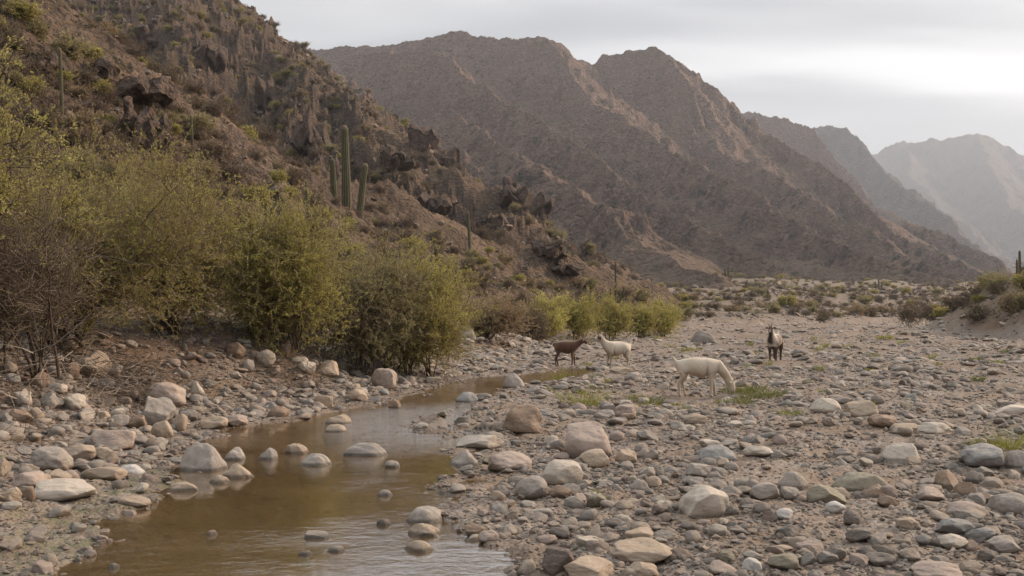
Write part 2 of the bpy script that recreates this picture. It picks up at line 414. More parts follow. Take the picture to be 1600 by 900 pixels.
# ------------------------------------------------------------ ground sheet
th = np.concatenate((np.arange(-180, -34, 4.0), np.degrees(np.arctan(px_cols(-200, 1800, 1.9))), np.arange(36, 181, 4.0)))
th = np.radians(th)
rr = np.concatenate((np.array([0.01, .8, 1.8, 2.6, 3.2]), np.exp(np.arange(math.log(3.6), math.log(30), .0062)), np.exp(np.arange(math.log(30), math.log(190), .010)), np.exp(np.linspace(math.log(190), math.log(5600), 60))))
TH, RR = np.meshgrid(th, rr)
GX, GY = RR * np.sin(TH), RR * np.cos(TH)
GZ = ground_z(GX, GY)
t_ = signed_left(GX, GY, TOE)
wsd = np.full(GX.shape, -9.0); nr = (GY > 1) & (GY < 45) & (GX > -9) & (GX < 7); wsd[nr] = poly_sd(GX[nr], GY[nr], WATER_POLY)
wet = sstep(-.35, .05, wsd + fbm(GX * 1.5, GY * 1.5, 2, 5) * .15) * (GY < 45)
alg = sstep(-1.2, -.1, wsd) * (GX < -2.2) * (GY < 9.8)
mnd = sstep(.35, .9, ridge_field(GX, GY, MOUND, .85, 1.15)) * (GY > 30)
ground = grid_mesh('ground', GX, GY, GZ, M_ground, attrs={'bank': ('POINT', np.maximum(sstep(.6, 2.5, t_) * (GY < 80), mnd)), 'terr': ('POINT', np.maximum(sstep(2, 8, t_) * sstep(38, 60, GY), mnd * .35)), 'wet': ('POINT', wet), 'algae': ('POINT', alg)})
tag(ground, kind='structure')

# ------------------------------------------------------------ hillside
cu = np.concatenate((px_cols(-1500, -220, 20), px_cols(-200, 1120, 1.7)))
hy = np.exp(np.arange(math.log(11), math.log(320), .0060))
U, HY = np.meshgrid(cu, hy); HX = U * HY
HZ = hill_z(HX, HY); GZ2 = ground_z(HX, HY, False)
HZ = HZ + fbm(HX * 1.1, HY * 1.1, 4, 140, .6) * .22 * sstep(0, 2, HZ - GZ2)
keep = HZ > GZ2 - .6
hill = grid_mesh('hillside', HX, HY, np.where(keep, HZ, GZ2 - 1.0), M_hill, keep); tag(hill, kind='structure')

# ------------------------------------------------------------ mountains
def mountain(name, px0, px1, stp, y0, y1, ry, ridges, k, pw, amp, sc, mat, zb=4.0, seed=0, warp=.03):
    U, YY = np.meshgrid(px_cols(px0, px1, stp), np.exp(np.linspace(math.log(y0), math.log(y1), ry))); X = U * YY
    L = 1.0 / sc
    wx = fbm(X / L * .8, YY / L * .8, 4, seed + 200) * warp * L * 3; wy = fbm(X / L * .8 + 40, YY / L * .8, 4, seed + 207) * warp * L * 3
    z = np.full(X.shape, -100.0); uu = np.ones(X.shape)
    for i, (rid, kk, pp) in enumerate(ridges):
        z1, u1 = ridge_field(X + wx, YY + wy, rid, kk, pp, zb, True); uu = np.where(z1 > z, u1 if i == 0 else np.minimum(.03 + u1, 1), uu); z = np.maximum(z, z1)
    tal = 1 - .62 * sstep(.34, .62, uu + fbm(X / L * 2.5, YY / L * 2.5, 3, seed + 260) * .16); cf = (.14 + .86 * sstep(0, .18, uu)) * tal
    mm = sstep(zb, zb + amp * 3.5, z)
    rg = ridged(X / L * 1.3 + YY / L * .35, YY / L * .8 - X / L * .2, 7, seed + 215, .52)
    rg2 = ridged(X / L * 5 - YY / L, YY / L * 3, 5, seed + 225, .6)
    z = z + (rg - 1.15) * amp * mm * cf + (rg2 - 1.0) * amp * .36 * mm * cf + fbm(X / L * 12, YY / L * 12, 4, seed + 240, .6) * amp * .20 * mm * (.4 + .6 * tal)
    q = amp * 1.3; msk = sstep(0.0, .45, fbm(X / L * .9, YY / L * .9, 3, seed + 250) + .05) * mm
    st = (z + fbm(X / L * 2, YY / L * 2, 2, seed + 253) * q * .8) / q; fr = st - np.floor(st); z = z + (sstep(.5, .95, fr) - fr) * q * .75 * msk * np.clip(tal * 1.6 - .6, 0, 1) * sstep(.02, .2, uu)
    kp = z > zb - 9
    o = grid_mesh(name, X, YY, np.where(kp, z, zb - 30), mat, kp); tag(o, kind='structure'); return o
def PE(lst): return [pt(a, b, D * 1.25) for a, b, D in lst]
def P(lst): return [pt(*q) for q in lst]
B_main = P([(380, 95, 1150), (480, 78, 1150), (520, 76, 1140), (560, 68, 1120), (600, 66, 1110), (640, 58, 1100), (690, 52, 1100), (716, 47, 1100), (745, 56, 1090), (790, 62, 1070), (812, 55, 1050), (838, 55, 1050),
            (862, 68, 1050), (880, 86, 1060), (905, 91, 1080), (930, 98, 1100), (945, 86, 1100), (975, 82, 1100), (1000, 75, 1100), (1024, 73, 1090), (1045, 82, 1080), (1062, 96, 1070), (1090, 114, 1050), (1120, 138, 1020),
            (1150, 165, 1000), (1178, 190, 980), (1205, 212, 960), (1240, 232, 930), (1275, 250, 900), (1310, 272, 870), (1338, 292, 850), (1358, 312, 830), (1380, 335, 800), (1410, 362, 760), (1450, 388, 720), (1500, 412, 680), (1550, 432, 640), (1600, 450, 600)])
B_s1 = P([(545, 82, 960), (590, 80, 930), (640, 76, 900), (668, 68, 885), (705, 82, 850), (740, 108, 800), (772, 134, 770), (800, 153, 740), (826, 178, 700), (890, 226, 640), (960, 275, 580), (1050, 330, 520), (1130, 375, 470), (1220, 415, 420)])
B_s2 = P([(836, 56, 1050), (880, 95, 960), (905, 130, 905), (940, 165, 850), (1000, 200, 790), (1050, 238, 730), (1130, 275, 650), (1200, 312, 590), (1290, 358, 530), (1390, 402, 470), (1480, 437, 420)])
B_s3 = P([(1050, 84, 1080), (1075, 130, 1000), (1090, 190, 930), (1130, 230, 870), (1190, 262, 800), (1260, 300, 730), (1340, 350, 660), (1430, 400, 580), (1510, 432, 520)])
B_s4 = P([(690, 170, 640), (760, 200, 590), (840, 262, 500), (930, 322, 420), (1010, 372, 360), (1080, 410, 320), (1140, 432, 290)])
B_s5 = P([(600, 70, 1100), (560, 150, 800), (620, 190, 700), (680, 240, 600), (740, 290, 520), (820, 350, 420)])
mountain('mountain', 330, 1640, 1.65, 270, 1330, 640, [(B_main, 1.0, 1.35), (B_s1, 1.0, 1.35), (B_s2, .85, 1.35), (B_s3, .85, 1.3), (B_s4, .66, 1.25), (B_s5, .9, 1.3)], .6, 1.25, 13, 1 / 150., M_mount, 4.5)
B0 = P([(250, -20, 760), (340, 18, 720), (395, 42, 690), (432, 52, 670), (462, 74, 650), (488, 100, 630), (520, 140, 600), (580, 220, 540), (650, 300, 480)])
mountain('mountain', 220, 700, 2.6, 430, 900, 190, [(B0, .7, 1.2)], .7, 1.2, 11, 1 / 120., M_mount, 4.5, 300)
C_main = P([(1090, 175, 1800), (1140, 178, 1750), (1172, 176, 1700), (1196, 182, 1680), (1215, 184, 1660), (1240, 192, 1640), (1266, 198, 1620), (1280, 218, 1590), (1300, 240, 1560), (1325, 262, 1530), (1350, 285, 1500), (1375, 312, 1440), (1400, 336, 1400), (1420, 356, 1350), (1480, 400, 1250), (1560, 440, 1100)])
C_foot = P([(1395, 352, 1010), (1412, 345, 1005), (1432, 352, 1000), (1452, 358, 985), (1470, 362, 980), (1490, 378, 965), (1510, 386, 955), (1535, 396, 940), (1560, 408, 920), (1578, 424, 900), (1600, 440, 880)])
mountain('mountain', 1060, 1640, 1.7, 880, 2000, 330, [(C_main, 1.4, 1.2)], .75, 1.2, 24, 1 / 230., M_mount, 6, 500)
mountain('rocky_foothill', 1370, 1640, 1.7, 860, 1120, 110, [(C_foot, 1.0, 1.1)], .8, 1.1, 9, 1 / 90., M_mount, 6, 560)
D_main = P([(1230, 215, 2500), (1262, 200, 2480), (1285, 194, 2460), (1308, 192, 2450), (1325, 195, 2440), (1345, 212, 2400), (1362, 234, 2350), (1385, 262, 2250), (1430, 310, 2080), (1480, 350, 1900), (1540, 400, 1700), (1600, 440, 1500)])
mountain('mountain', 1200, 1700, 2.4, 1350, 2800, 200, [(D_main, 1.2, 1.2)], .62, 1.2, 26, 1 / 300., M_far, 8, 700)
E_main = PE([(1300, 290, 3900), (1340, 262, 3850), (1366, 240, 3800), (1385, 228, 3750), (1403, 218, 3720), (1425, 224, 3700), (1442, 220, 3660), (1460, 213, 3640), (1478, 217, 3620), (1505, 210, 3600), (1530, 206, 3600), (1550, 212, 3600), (1570, 226, 3600), (1590, 236, 3600), (1640, 246, 3600), (1720, 262, 3600), (1900, 290, 3600)])
E_s1 = PE([(1403, 222, 3700), (1430, 270, 3200), (1470, 320, 2800), (1530, 370, 2400), (1600, 410, 2000)])
E_s2 = PE([(1530, 210, 3580), (1550, 270, 3100), (1590, 320, 2700), (1660, 380, 2300)])
mountain('mountain', 1280, 1950, 2.8, 2300, 5100, 230, [(E_main, .8, 1.2), (E_s1, .7, 1.2), (E_s2, .7, 1.2)], .6, 1.2, 34, 1 / 420., M_far, 10, 800)

# ------------------------------------------------------------ haze
s = NT('valley_haze'); pv = s.n('ShaderNodeVolumePrincipled')
pv.inputs['Color'].default_value = (.76, .86, 1.0, 1); pv.inputs['Density'].default_value = 1.35e-4; pv.inputs['Anisotropy'].default_value = .2
s.t.links.new(pv.outputs[0], s.out.inputs['Volume'])
hx, hy0, hy1, hz0, hz1 = 6000, -6000, 6000, -110, 1250
hv = np.array([(x, y, z) for z in (hz0, hz1) for y in (hy0, hy1) for x in (-hx, hx)], float)
hf = np.array([(0, 2, 3, 1), (4, 5, 7, 6), (0, 1, 5, 4), (2, 6, 7, 3), (0, 4, 6, 2), (1, 3, 7, 5)])
haze = mesh_obj('haze', hv, hf, s.m); tag(haze, kind='stuff')

# ------------------------------------------------------------ water
s = NT('shallow_stream_water'); co = s.co('Object')
rip = s.noise(s.co('Object', (1.0, 1.6, 1)), 5.0, 4, .6, .4); rip2 = s.noise(s.co('Object', (1.0, 2.2, 1)), 22, 3, .6)
area = s.mr(s.noise(co, .55, 3, .5), .40, .62, .12, 1.0); riff = s.attr('riffle')
amp = s.math('ADD', s.math('MULTIPLY', area, .11), s.math('MULTIPLY', riff, .8))
h = s.math('ADD', s.math('MULTIPLY', rip, .055), s.math('MULTIPLY', rip2, .014)); h = s.math('MULTIPLY', h, amp)
nrm = s.bump(h, 1.0, 1.0)
fr = s.n('ShaderNodeFresnel'); fr.inputs['IOR'].default_value = 1.33; s.set(fr.inputs['Normal'], nrm)
gls = s.n('ShaderNodeBsdfGlossy'); gls.inputs['Roughness'].default_value = .06; s.set(gls.inputs['Normal'], nrm); gls.inputs['Color'].default_value = (.95, .95, .95, 1)
tr = s.n('ShaderNodeBsdfTransparent'); tr.inputs['Color'].default_value = (.82, .70, .48, 1)
df = s.n('ShaderNodeBsdfDiffuse'); s.set(df.inputs['Color'], s.mix(s.mr(s.noise(co, 1.3, 4, .6), .35, .65), (.17, .112, .060), (.245, .165, .092)))
m1 = s.n('ShaderNodeMixShader'); s.set(m1.inputs[0], s.mix(riff, (.40,) * 3, (.20,) * 3)); s.set(m1.inputs[1], tr.outputs[0]); s.set(m1.inputs[2], df.outputs[0])
m2_ = s.n('ShaderNodeMixShader'); s.set(m2_.inputs[0], s.math('MULTIPLY', fr.outputs[0], .58)); s.set(m2_.inputs[1], m1.outputs[0]); s.set(m2_.inputs[2], gls.outputs[0])
s.t.links.new(m2_.outputs[0], s.out.inputs['Surface']); M_water = s.m
wxs = np.arange(-6.5, 4.2, .12); wys = np.arange(1.2, 38, .16); WX, WY = np.meshgrid(wxs, wys)
wd = poly_sd(WX, WY, WATER_POLY)
rif = np.clip(np.exp(-((WY - 14.2) / 2.2) ** 2) * sstep(-3.2, -1.8, WX) * 1.3 + np.exp(-((WY - 6.2) / .5) ** 2) * sstep(-.9, -.1, WX) * .3, 0, 1)
water = grid_mesh('stream_water', WX, WY, np.full(WX.shape, WATER_Z), M_water, wd > -.55, attrs={'riffle': ('POINT', rif)}); tag(water, kind='structure')
print('terrain', round(time.time() - T0, 1))
# ------------------------------------------------------------ stones
_ico = {}
def ico(sub):
    if sub in _ico: return _ico[sub]
    t = (1 + 5 ** .5) / 2
    v = [(-1, t, 0), (1, t, 0), (-1, -t, 0), (1, -t, 0), (0, -1, t), (0, 1, t), (0, -1, -t), (0, 1, -t), (t, 0, -1), (t, 0, 1), (-t, 0, -1), (-t, 0, 1)]
    f = [(0, 11, 5), (0, 5, 1), (0, 1, 7), (0, 7, 10), (0, 10, 11), (1, 5, 9), (5, 11, 4), (11, 10, 2), (10, 7, 6), (7, 1, 8), (3, 9, 4), (3, 4, 2), (3, 2, 6), (3, 6, 8), (3, 8, 9), (4, 9, 5), (2, 4, 11), (6, 2, 10), (8, 6, 7), (9, 8, 1)]
    v = [np.array(q, float) / np.linalg.norm(q) for q in v]
    for _ in range(sub):
        cache = {}; nf = []
        def mid(a, b):
            k = (min(a, b), max(a, b))
            if k not in cache:
                m = v[a] + v[b]; v.append(m / np.linalg.norm(m)); cache[k] = len(v) - 1
            return cache[k]
        for a, b, c in f:
            x, y, z = mid(a, b), mid(b, c), mid(c, a); nf += [(a, x, z), (b, y, x), (c, z, y), (x, y, z)]
        f = nf
    _ico[sub] = (np.array(v), np.array(f, np.int32)); return _ico[sub]
def stone_verts(seed, sub=3, round_=.8, cuts=7, rough=.03, sq=(1, 1, 1)):
    """a water-worn stone about the unit sphere: facets cut off, then rounded and dented"""
    rs = np.random.RandomState(seed); V, Fc = ico(sub); V = V.copy()
    p = 2.0 + rs.rand() * .9                                     # superellipsoid body
    n = (np.abs(V) ** p).sum(1) ** (-1 / p); V = V * n[:, None]
    for _ in range(cuts):
        d = rs.randn(3); d /= np.linalg.norm(d); off = rs.uniform(.62, .93) * (.82 + .18 * round_)
        k = V @ d - off; V = V - np.outer(np.where(k > 0, k * (1 - .25 * round_), 0), d)
    V = V * (1 + pn3(V * 1.1 + seed * 3.1, seed) * .13 + pn3(V * 2.6 + seed, seed + 5) * rough * 1.4 + pn3(V * 7 + seed, seed + 9) * rough * .55)[:, None]
    V = V * np.array(sq); V -= (V.max(0) + V.min(0)) / 2; V /= np.abs(V).max(0)
    return V, Fc
def stone_material(name, per='obj', rough=.78):
    s = NT(name); co = s.co('Object'); oi = s.n('ShaderNodeObjectInfo')
    off = s.n('ShaderNodeVectorMath', operation='ADD'); s.set(off.inputs[0], co)
    cx = s.n('ShaderNodeCombineXYZ')
    for i in range(3): s.set(cx.inputs[i], s.math('MULTIPLY', oi.outputs['Random'], 37.0 + 11 * i))
    s.set(off.inputs[1], cx.outputs[0]); v = off.outputs[0]
    if per == 'slope': base = s.ramp(oi.outputs['Random'], [(0, (.085, .065, .052)), (.25, (.15, .112, .085)), (.5, (.11, .09, .075)), (.7, (.21, .155, .115)), (.9, (.26, .20, .155))], 'CONSTANT')
    elif per == 'obj': base = oi.outputs['Color']
    else:
        base = s.ramp(oi.outputs['Random'], [(0, (.155, .13, .11)), (.10, (.24, .215, .19)), (.24, (.28, .225, .175)), (.36, (.24, .205, .175)), (.46, (.345, .285, .225)), (.56, (.17, .125, .10)),
                                             (.64, (.32, .25, .21)), (.74, (.27, .235, .20)), (.82, (.39, .34, .285)), (.90, (.20, .185, .17)), (1.0, (.43, .395, .35))], 'CONSTANT')
    n1 = s.noise(v, 1.3, 5, .6); n2 = s.noise(v, 5.5, 5, .7); n3 = s.noise(v, 28, 3, .7)
    c = s.mix(s.mr(n1, .32, .68), s.mix(.35, base, s.mix(.5, base, (.14, .115, .095))), s.mix(.18, base, (.48, .43, .37)))
    c = s.mix(s.mr(n2, .50, .68, 0, .50), c, s.mix(.6, base, (.09, .075, .065)))
    c = s.mix(s.mr(n3, .55, .75, 0, .35), c, (.10, .09, .08)); c = s.mix(s.mr(n3, .25, .42, .28, 0), c, (.5, .46, .40))
    w = s.n('ShaderNodeTexWave', wave_type='BANDS', bands_direction='Z'); s.set(w.inputs['Vector'], v); w.inputs['Scale'].default_value = .7; w.inputs['Distortion'].default_value = 9; w.inputs['Detail'].default_value = 3
    c = s.mix(s.mr(w.outputs['Fac'], .93, 1.0, 0, .28), c, (.46, .42, .37))
    # mud and dust left round the foot of each stone
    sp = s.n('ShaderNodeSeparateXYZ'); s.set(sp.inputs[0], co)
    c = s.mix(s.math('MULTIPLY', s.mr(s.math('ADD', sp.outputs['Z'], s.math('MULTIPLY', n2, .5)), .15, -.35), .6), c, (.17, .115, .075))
    h = s.math('ADD', s.math('MULTIPLY', n2, .6), s.math('MULTIPLY', n3, .22)); h = s.math('ADD', h, s.math('MULTIPLY', n1, .5))
    if per == 'obj':                                  # the soaked band round stones standing in the stream
        gp_ = s.n('ShaderNodeNewGeometry'); sz = s.n('ShaderNodeSeparateXYZ'); s.set(sz.inputs[0], gp_.outputs['Position'])
        wt = s.mr(s.math('ADD', sz.outputs['Z'], s.math('MULTIPLY', n2, .03)), .022, .002); c = s.mix(s.math('MULTIPLY', wt, .72), c, (.045, .035, .024)); rough = s.mr(wt, 0, 1, .78, .3)
    s.bsdf(c, rough, s.bump(h, .03, .8), .32)
    return s.m
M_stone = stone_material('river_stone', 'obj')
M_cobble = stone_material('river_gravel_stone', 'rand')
CC = dict(T=(.335, .26, .19), B=(.20, .135, .09), G=(.265, .235, .205), D=(.13, .112, .098), U=(.205, .205, .20), P=(.44, .385, .32), K=(.315, .25, .21), O=(.20, .18, .13), W=(.46, .44, .41), R=(.085, .062, .05))
CN = dict(T='tan', B='brown', G='grey', D='dark grey', U='blue-grey', P='pale beige', K='pinkish', O='olive-grey', W='whitish', R='dark reddish brown')

# x0, x1, y0, y1 in the photograph, colour, label
ROCKS = [
(112,169,559,599,'T','large rounded tan boulder high on the left bank below the brush pile'),
(96,124,571,597,'B','brown cobble tucked against the left side of the large tan bank boulder'),
(72,96,576,595,'G','small grey stone two places left of the large tan bank boulder'),
(64,100,558,578,'G','flattish grey stone above the cobbles left of the tan bank boulder'),
(75,104,602,617,'P','pale flat cobble below the tan bank boulder'),
(50,75,585,610,'B','grey-brown angular cobble on the left bank above three pale cobbles'),
(4,31,589,604,'U','pale blue-grey stone at the left edge of the stony bank'),
(19,51,620,642,'P','first of three pale cobbles in a row, at the far left of the bank'),
(59,92,619,644,'G','grey-beige cobble between two pale ones on the left bank'),
(92,133,622,647,'P','pale oval cobble ending the row of three on the left bank'),
(151,179,594,615,'G','grey-tan cobble touching the lower right of the large tan bank boulder'),
(166,190,573,593,'G','grey broken stone right of the large tan bank boulder'),
(194,215,587,611,'D','dark grey upright stone below the brush pile'),
(231,291,606,644,'K','long pinkish tan boulder leaning over a grey one on the left bank'),
(219,274,627,674,'G','big grey boulder with pale streaks under the pinkish tan one'),
(270,292,650,677,'T','grey-tan stone on the right flank of the big streaked boulder'),
(237,270,661,690,'T','rounded tan-grey stone at the foot of the big streaked boulder'),
(310,358,653,673,'T','low tan stone at the stream edge beside the left bank mud'),
(349,386,650,668,'K','pinkish low stone just beyond the tan one at the stream edge'),
(120,148,640,659,'G','grey cobble below the pale oval one on the left bank'),
(172,196,640,655,'P','small pale stone left of the big streaked boulder'),
(172,203,652,671,'G','grey wedge cobble left of the big streaked boulder'),
(150,172,646,661,'T','small tan cobble between grey ones on the left bank'),
(200,228,654,675,'B','brown lumpy cobble touching the streaked boulder'),
(14,50,644,665,'B','grey-brown cobble at the far left below the first pale one'),
(44,69,642,663,'T','tan cobble below the row of pale ones'),
(295,320,597,620,'P','pale tan angular stone on the slope right of the pinkish boulder'),
(352,383,542,563,'B','brown round boulder on the upper left bank under the bushes'),
(376,398,566,585,'G','grey stone below the brown round boulder under the bushes'),
(35,58,531,546,'G','grey stone near the top of the bank at far left'),
(96,122,536,555,'B','brown-grey stone beside the exposed roots'),
(302,326,494,510,'T','tan stone lying between two bush bases'),
(130,161,684,704,'G','grey stone leaning on the flat pinkish slab'),
(145,209,678,710,'K','flat pinkish slab on the left bank near the water'),
(47,111,707,744,'G','dark grey boulder veined white at lower left'),
(95,150,699,726,'T','tan angular boulder behind the white-veined one'),
(145,185,706,729,'T','tan stone with a chipped edge below the flat pinkish slab'),
(75,112,737,759,'T','round tan stone below the white-veined boulder'),
(50,151,758,791,'P','long pale boulder at the muddy edge, lower left'),
(125,195,734,752,'T','low tan slab half sunk in mud, lower left'),
(176,229,727,746,'W','whitish flat-topped stone in the mud near the big tan boulder'),
(278,356,697,741,'G','big grey-tan boulder standing in the shallows of the left shore'),
(350,388,701,721,'G','grey-tan stone right behind the big boulder in the shallows'),
(349,402,726,749,'T','tan stone in front of the big boulder in the shallows'),
(261,309,756,770,'T','low tan stone awash in front of the big shallows boulder'),
(324,360,744,757,'T','small wet tan stone below the big shallows boulder'),
(0,32,764,789,'T','orange-tan stone cut by the left edge of the view'),
(-12,16,721,756,'T','tall tan stone cut by the left edge of the view'),
(18,70,742,769,'K','lumpy pinkish stone between round ones at lower left'),
(34,57,762,784,'B','tan-brown stone wedged left of the long pale boulder'),
(0,34,787,802,'G','small grey stone at the lower left mud edge'),
(185,235,780,796,'T','flat tan stone awash left of the pool'),
(322,341,829,837,'T','little tan stone alone in the brown pool'),
(71,96,871,880,'G','small dark stone in the muddy water at bottom left'),
(168,188,881,890,'G','small stone breaking the water near the bottom left corner'),
(400,434,702,721,'G','grey rounded stone between two water stones mid stream'),
(444,480,694,711,'T','peaked tan stone standing in the stream'),
(467,516,711,730,'G','wedge-shaped grey stone in the stream casting a reflection'),
(537,605,697,714,'G','long low grey stone in the middle of the stream'),
(601,625,721,732,'G','small domed stone right of the long low stream stone'),
(695,746,710,731,'G','grey domed boulder on the right shore of the stream'),
(762,831,706,741,'K','broad pinkish boulder on the gravel by the stream shore'),
(702,728,759,774,'G','small grey stone on the wet right shore'),
(634,694,794,820,'G','pale grey boulder at the water edge, upper of three'),
(635,689,820,840,'T','tan-grey stone at the water edge, middle of three'),
(627,681,846,865,'T','domed stone in the water, lowest of three by the right shore'),
(589,612,811,823,'D','dark small stone in the water left of the pale grey one'),
(726,760,822,841,'B','brown stone in the wet mud near the bottom of the stream'),
(747,780,831,851,'K','pinkish stone leaning toward the water near the bottom'),
(589,616,766,776,'G','small pale dome in the middle of the pool'),
(476,514,832,844,'G','flat pale stone awash in the lower pool'),
(512,539,854,864,'G','small domed grey stone in the lower pool'),
(465,487,861,869,'G','smallest pale stone in the lower pool'),
(712,787,682,705,'P','long pale slab sloping into the stream riffle'),
(400,430,555,579,'P','pale boulder on the left bank above the stream bend'),
(434,455,541,559,'B','brown stone above the pale bank boulder'),
(456,482,559,572,'P','pale flat cobble right of the pale bank boulder'),
(465,494,571,587,'P','pale tan cobble right below the flat one on the bank'),
(494,532,567,592,'T','large smooth tan boulder on the left bank slope'),
(580,620,580,612,'K','tall pinkish angular boulder at the stream edge'),
(575,595,551,566,'G','grey stone under the green bushes'),
(545,575,610,629,'T','tan boulder at the foot of the left bank'),
(492,521,619,640,'T','rounded tan stone at the water edge of the bank'),
(418,451,636,654,'B','brown-tan boulder at the water edge, left side'),
(506,549,649,664,'T','pointed tan stone in the riffle'),
(504,542,664,677,'T','low tan stone in the riffle nearer than the pointed one'),
(607,627,626,639,'B','small brown stone in the upper stream'),
(712,750,614,630,'U','smooth blue-grey stone beside the upper stream'),
(721,744,514,535,'G','round grey boulder on the rubble bank behind the last big bush'),
(785,847,637,683,'B','large brown pyramid-shaped boulder right of the stream'),
(882,955,665,726,'K','largest pinkish rounded boulder right of the stream'),
(904,952,705,734,'T','tan boulder leaning on the front of the largest pinkish one'),
(846,911,725,765,'P','big pale boulder in front of the largest pinkish one'),
(805,856,749,786,'G','round grey boulder left of the big pale one'),
(857,895,759,780,'B','brown wedge stone under the big pale boulder'),
(881,914,779,799,'G','grey-tan cobble below the brown wedge stone'),
(915,948,775,796,'O','olive-grey cobble with a green weed beside it'),
(827,864,796,809,'G','flat grey stone below the round grey boulder'),
(812,839,782,794,'G','small grey stone between the round grey boulder and the flat one'),
(962,997,704,725,'T','tan cobble right of the largest pinkish boulder'),
(996,1022,702,718,'G','grey cobble right of the tan one'),
(1089,1154,699,724,'U','smooth flat blue-grey boulder on the gravel bar'),
(1092,1129,689,702,'P','beige cobble directly behind the flat blue-grey boulder'),
(1161,1209,699,717,'P','long beige cobble right of the flat blue-grey boulder'),
(982,1015,751,771,'G','grey rounded cobble in the middle of the gravel bar'),
(1011,1034,745,764,'T','yellowish tan cobble touching a grey one mid gravel bar'),
(1006,1040,729,747,'D','dark grey cobble behind the yellowish tan one'),
(1064,1140,763,817,'P','largest pale egg-shaped boulder in the foreground gravel'),
(1122,1155,790,807,'D','dark grey slab leaning on the egg-shaped boulder'),
(1155,1181,780,800,'D','dark brown-grey stone right of the slab by the egg-shaped boulder'),
(1170,1218,760,785,'G','grey-beige cobble right of the egg-shaped boulder'),
(1072,1112,727,749,'G','grey angular stone behind the egg-shaped boulder'),
(944,974,812,829,'D','dark grey oval stone on bare foreground sand'),
(975,1021,829,851,'T','tan smooth stone right of the dark oval one'),
(899,935,842,859,'P','pale tan stone on sand near the stream mouth'),
(950,1052,850,890,'T','long tan boulder low in the foreground'),
(847,899,862,903,'R','dark reddish brown boulder beside the water at the bottom'),
(880,966,876,915,'T','broad tan boulder cut by the bottom edge, beside the dark one'),
(982,1029,886,910,'T','tan boulder cut by the bottom edge in front of the long tan one'),
(1107,1154,880,903,'K','pinkish grey stone at the bottom edge, centre right'),
(1159,1190,874,897,'W','whitish round stone at the bottom edge'),
(1160,1193,864,878,'G','grey stone just behind the whitish round one'),
(1120,1148,864,881,'O','greenish grey stone near the bottom edge'),
(1069,1105,649,666,'T','grey-tan domed cobble below the grazing goat'),
(1047,1071,659,672,'G','grey low cobble left of the domed cobble below the goat'),
(959,997,634,655,'K','pinkish brown cobble left of the grazing goat, nearer'),
(927,960,640,656,'G','grey pointed stone beside the pinkish brown cobble'),
(975,1004,582,598,'G','grey boulder at the feet of the standing white goat'),
(1080,1120,522,541,'D','broad grey boulder on the far gravel bar'),
(952,990,574,586,'T','tan slab behind the grey boulder near the white goat'),
(785,821,585,608,'G','grey boulder at the upper stream end'),
(1237,1260,546,557,'D','dark round stone right of the spotted goat'),
(1377,1443,696,725,'P','big pale flat-domed boulder on the right gravel'),
(1501,1566,700,736,'U','big dark blue-grey boulder at the right side'),
(1567,1612,706,735,'G','grey boulder right of the blue-grey one, cut by the edge'),
(1215,1265,739,767,'G','grey-tan block-like boulder on the right gravel'),
(1300,1391,740,771,'O','long olive-brown boulder on the right gravel'),
(1262,1322,759,793,'O','olive-grey mound-like boulder in front of the long one'),
(1337,1389,760,780,'B','brown-grey stone under the long olive-brown boulder'),
(1370,1405,775,796,'B','brown angular stone right below the long olive-brown boulder'),
(1219,1250,762,783,'G','grey-brown cobble below the block-like boulder'),
(1290,1320,787,806,'W','whitish grey cobble in front of the olive-grey boulder'),
(1462,1511,738,765,'B','grey-brown rounded boulder toward the right edge'),
(1509,1537,737,756,'G','grey cobble just right of the grey-brown rounded boulder'),
(1489,1526,756,779,'B','brown round cobble below two others near the right edge'),
(1429,1475,766,789,'K','pinkish flat cobble left of the brown round one'),
(1551,1610,774,810,'G','large grey-brown boulder cut by the right edge'),
(1476,1540,788,813,'K','large flat pinkish tan boulder at right'),
(1465,1522,818,843,'U','grey oval boulder below the flat pinkish tan one'),
(1467,1511,839,862,'P','beige oval stone in front of the grey oval boulder'),
(1511,1555,830,855,'U','blue-grey stone right of the beige oval one'),
(1541,1588,841,869,'G','greenish grey block near the lower right corner'),
(1529,1559,862,880,'D','dark grey lump below the greenish grey block'),
(1321,1371,830,852,'D','smooth dark grey oval stone on bare sand at right'),
(1352,1398,868,889,'D','dark grey oval stone nearest the bottom on the right sand'),
(1338,1370,857,874,'D','purplish grey stone between two dark ovals'),
(1427,1505,881,912,'K','broad pinkish boulder cut by the bottom edge at right'),
(1200,1249,869,895,'O','olive pitted boulder at the bottom, centre right'),
(1245,1288,848,872,'K','pinkish brown angular stone above the olive pitted boulder'),
(1317,1348,800,826,'D','dark grey half-split stone in the right foreground'),
(1401,1434,811,831,'T','tan pointed stone on the sand at right'),
(1200,1238,854,867,'T','orange-tan flat stone above the olive pitted boulder'),
(1211,1240,798,815,'W','whitish cobble left of the olive-grey mound-like boulder'),
(1266,1312,625,650,'P','pale beige domed boulder, left of a pair beyond the gravel'),
(1321,1373,626,653,'T','brown-tan domed boulder, right of a pair beyond the gravel'),
(1359,1401,654,673,'B','dark brown flat boulder below the domed pair'),
(1394,1434,664,677,'T','tan low stone right of the dark brown flat boulder'),
(1436,1486,661,681,'P','beige blocky boulder right of the tan low stone'),
(1550,1612,639,653,'P','long pale low boulder at the right edge'),
(1478,1497,596,606,'D','small dark grey stone alone on the far right gravel'),
(1414,1435,615,627,'U','small blue-grey stone on the right gravel beyond the pair'),
(1120,1142,720,733,'T','small tan slab in front of the flat blue-grey boulder'),
]
rock_xyz = []
rs = random.Random(5)
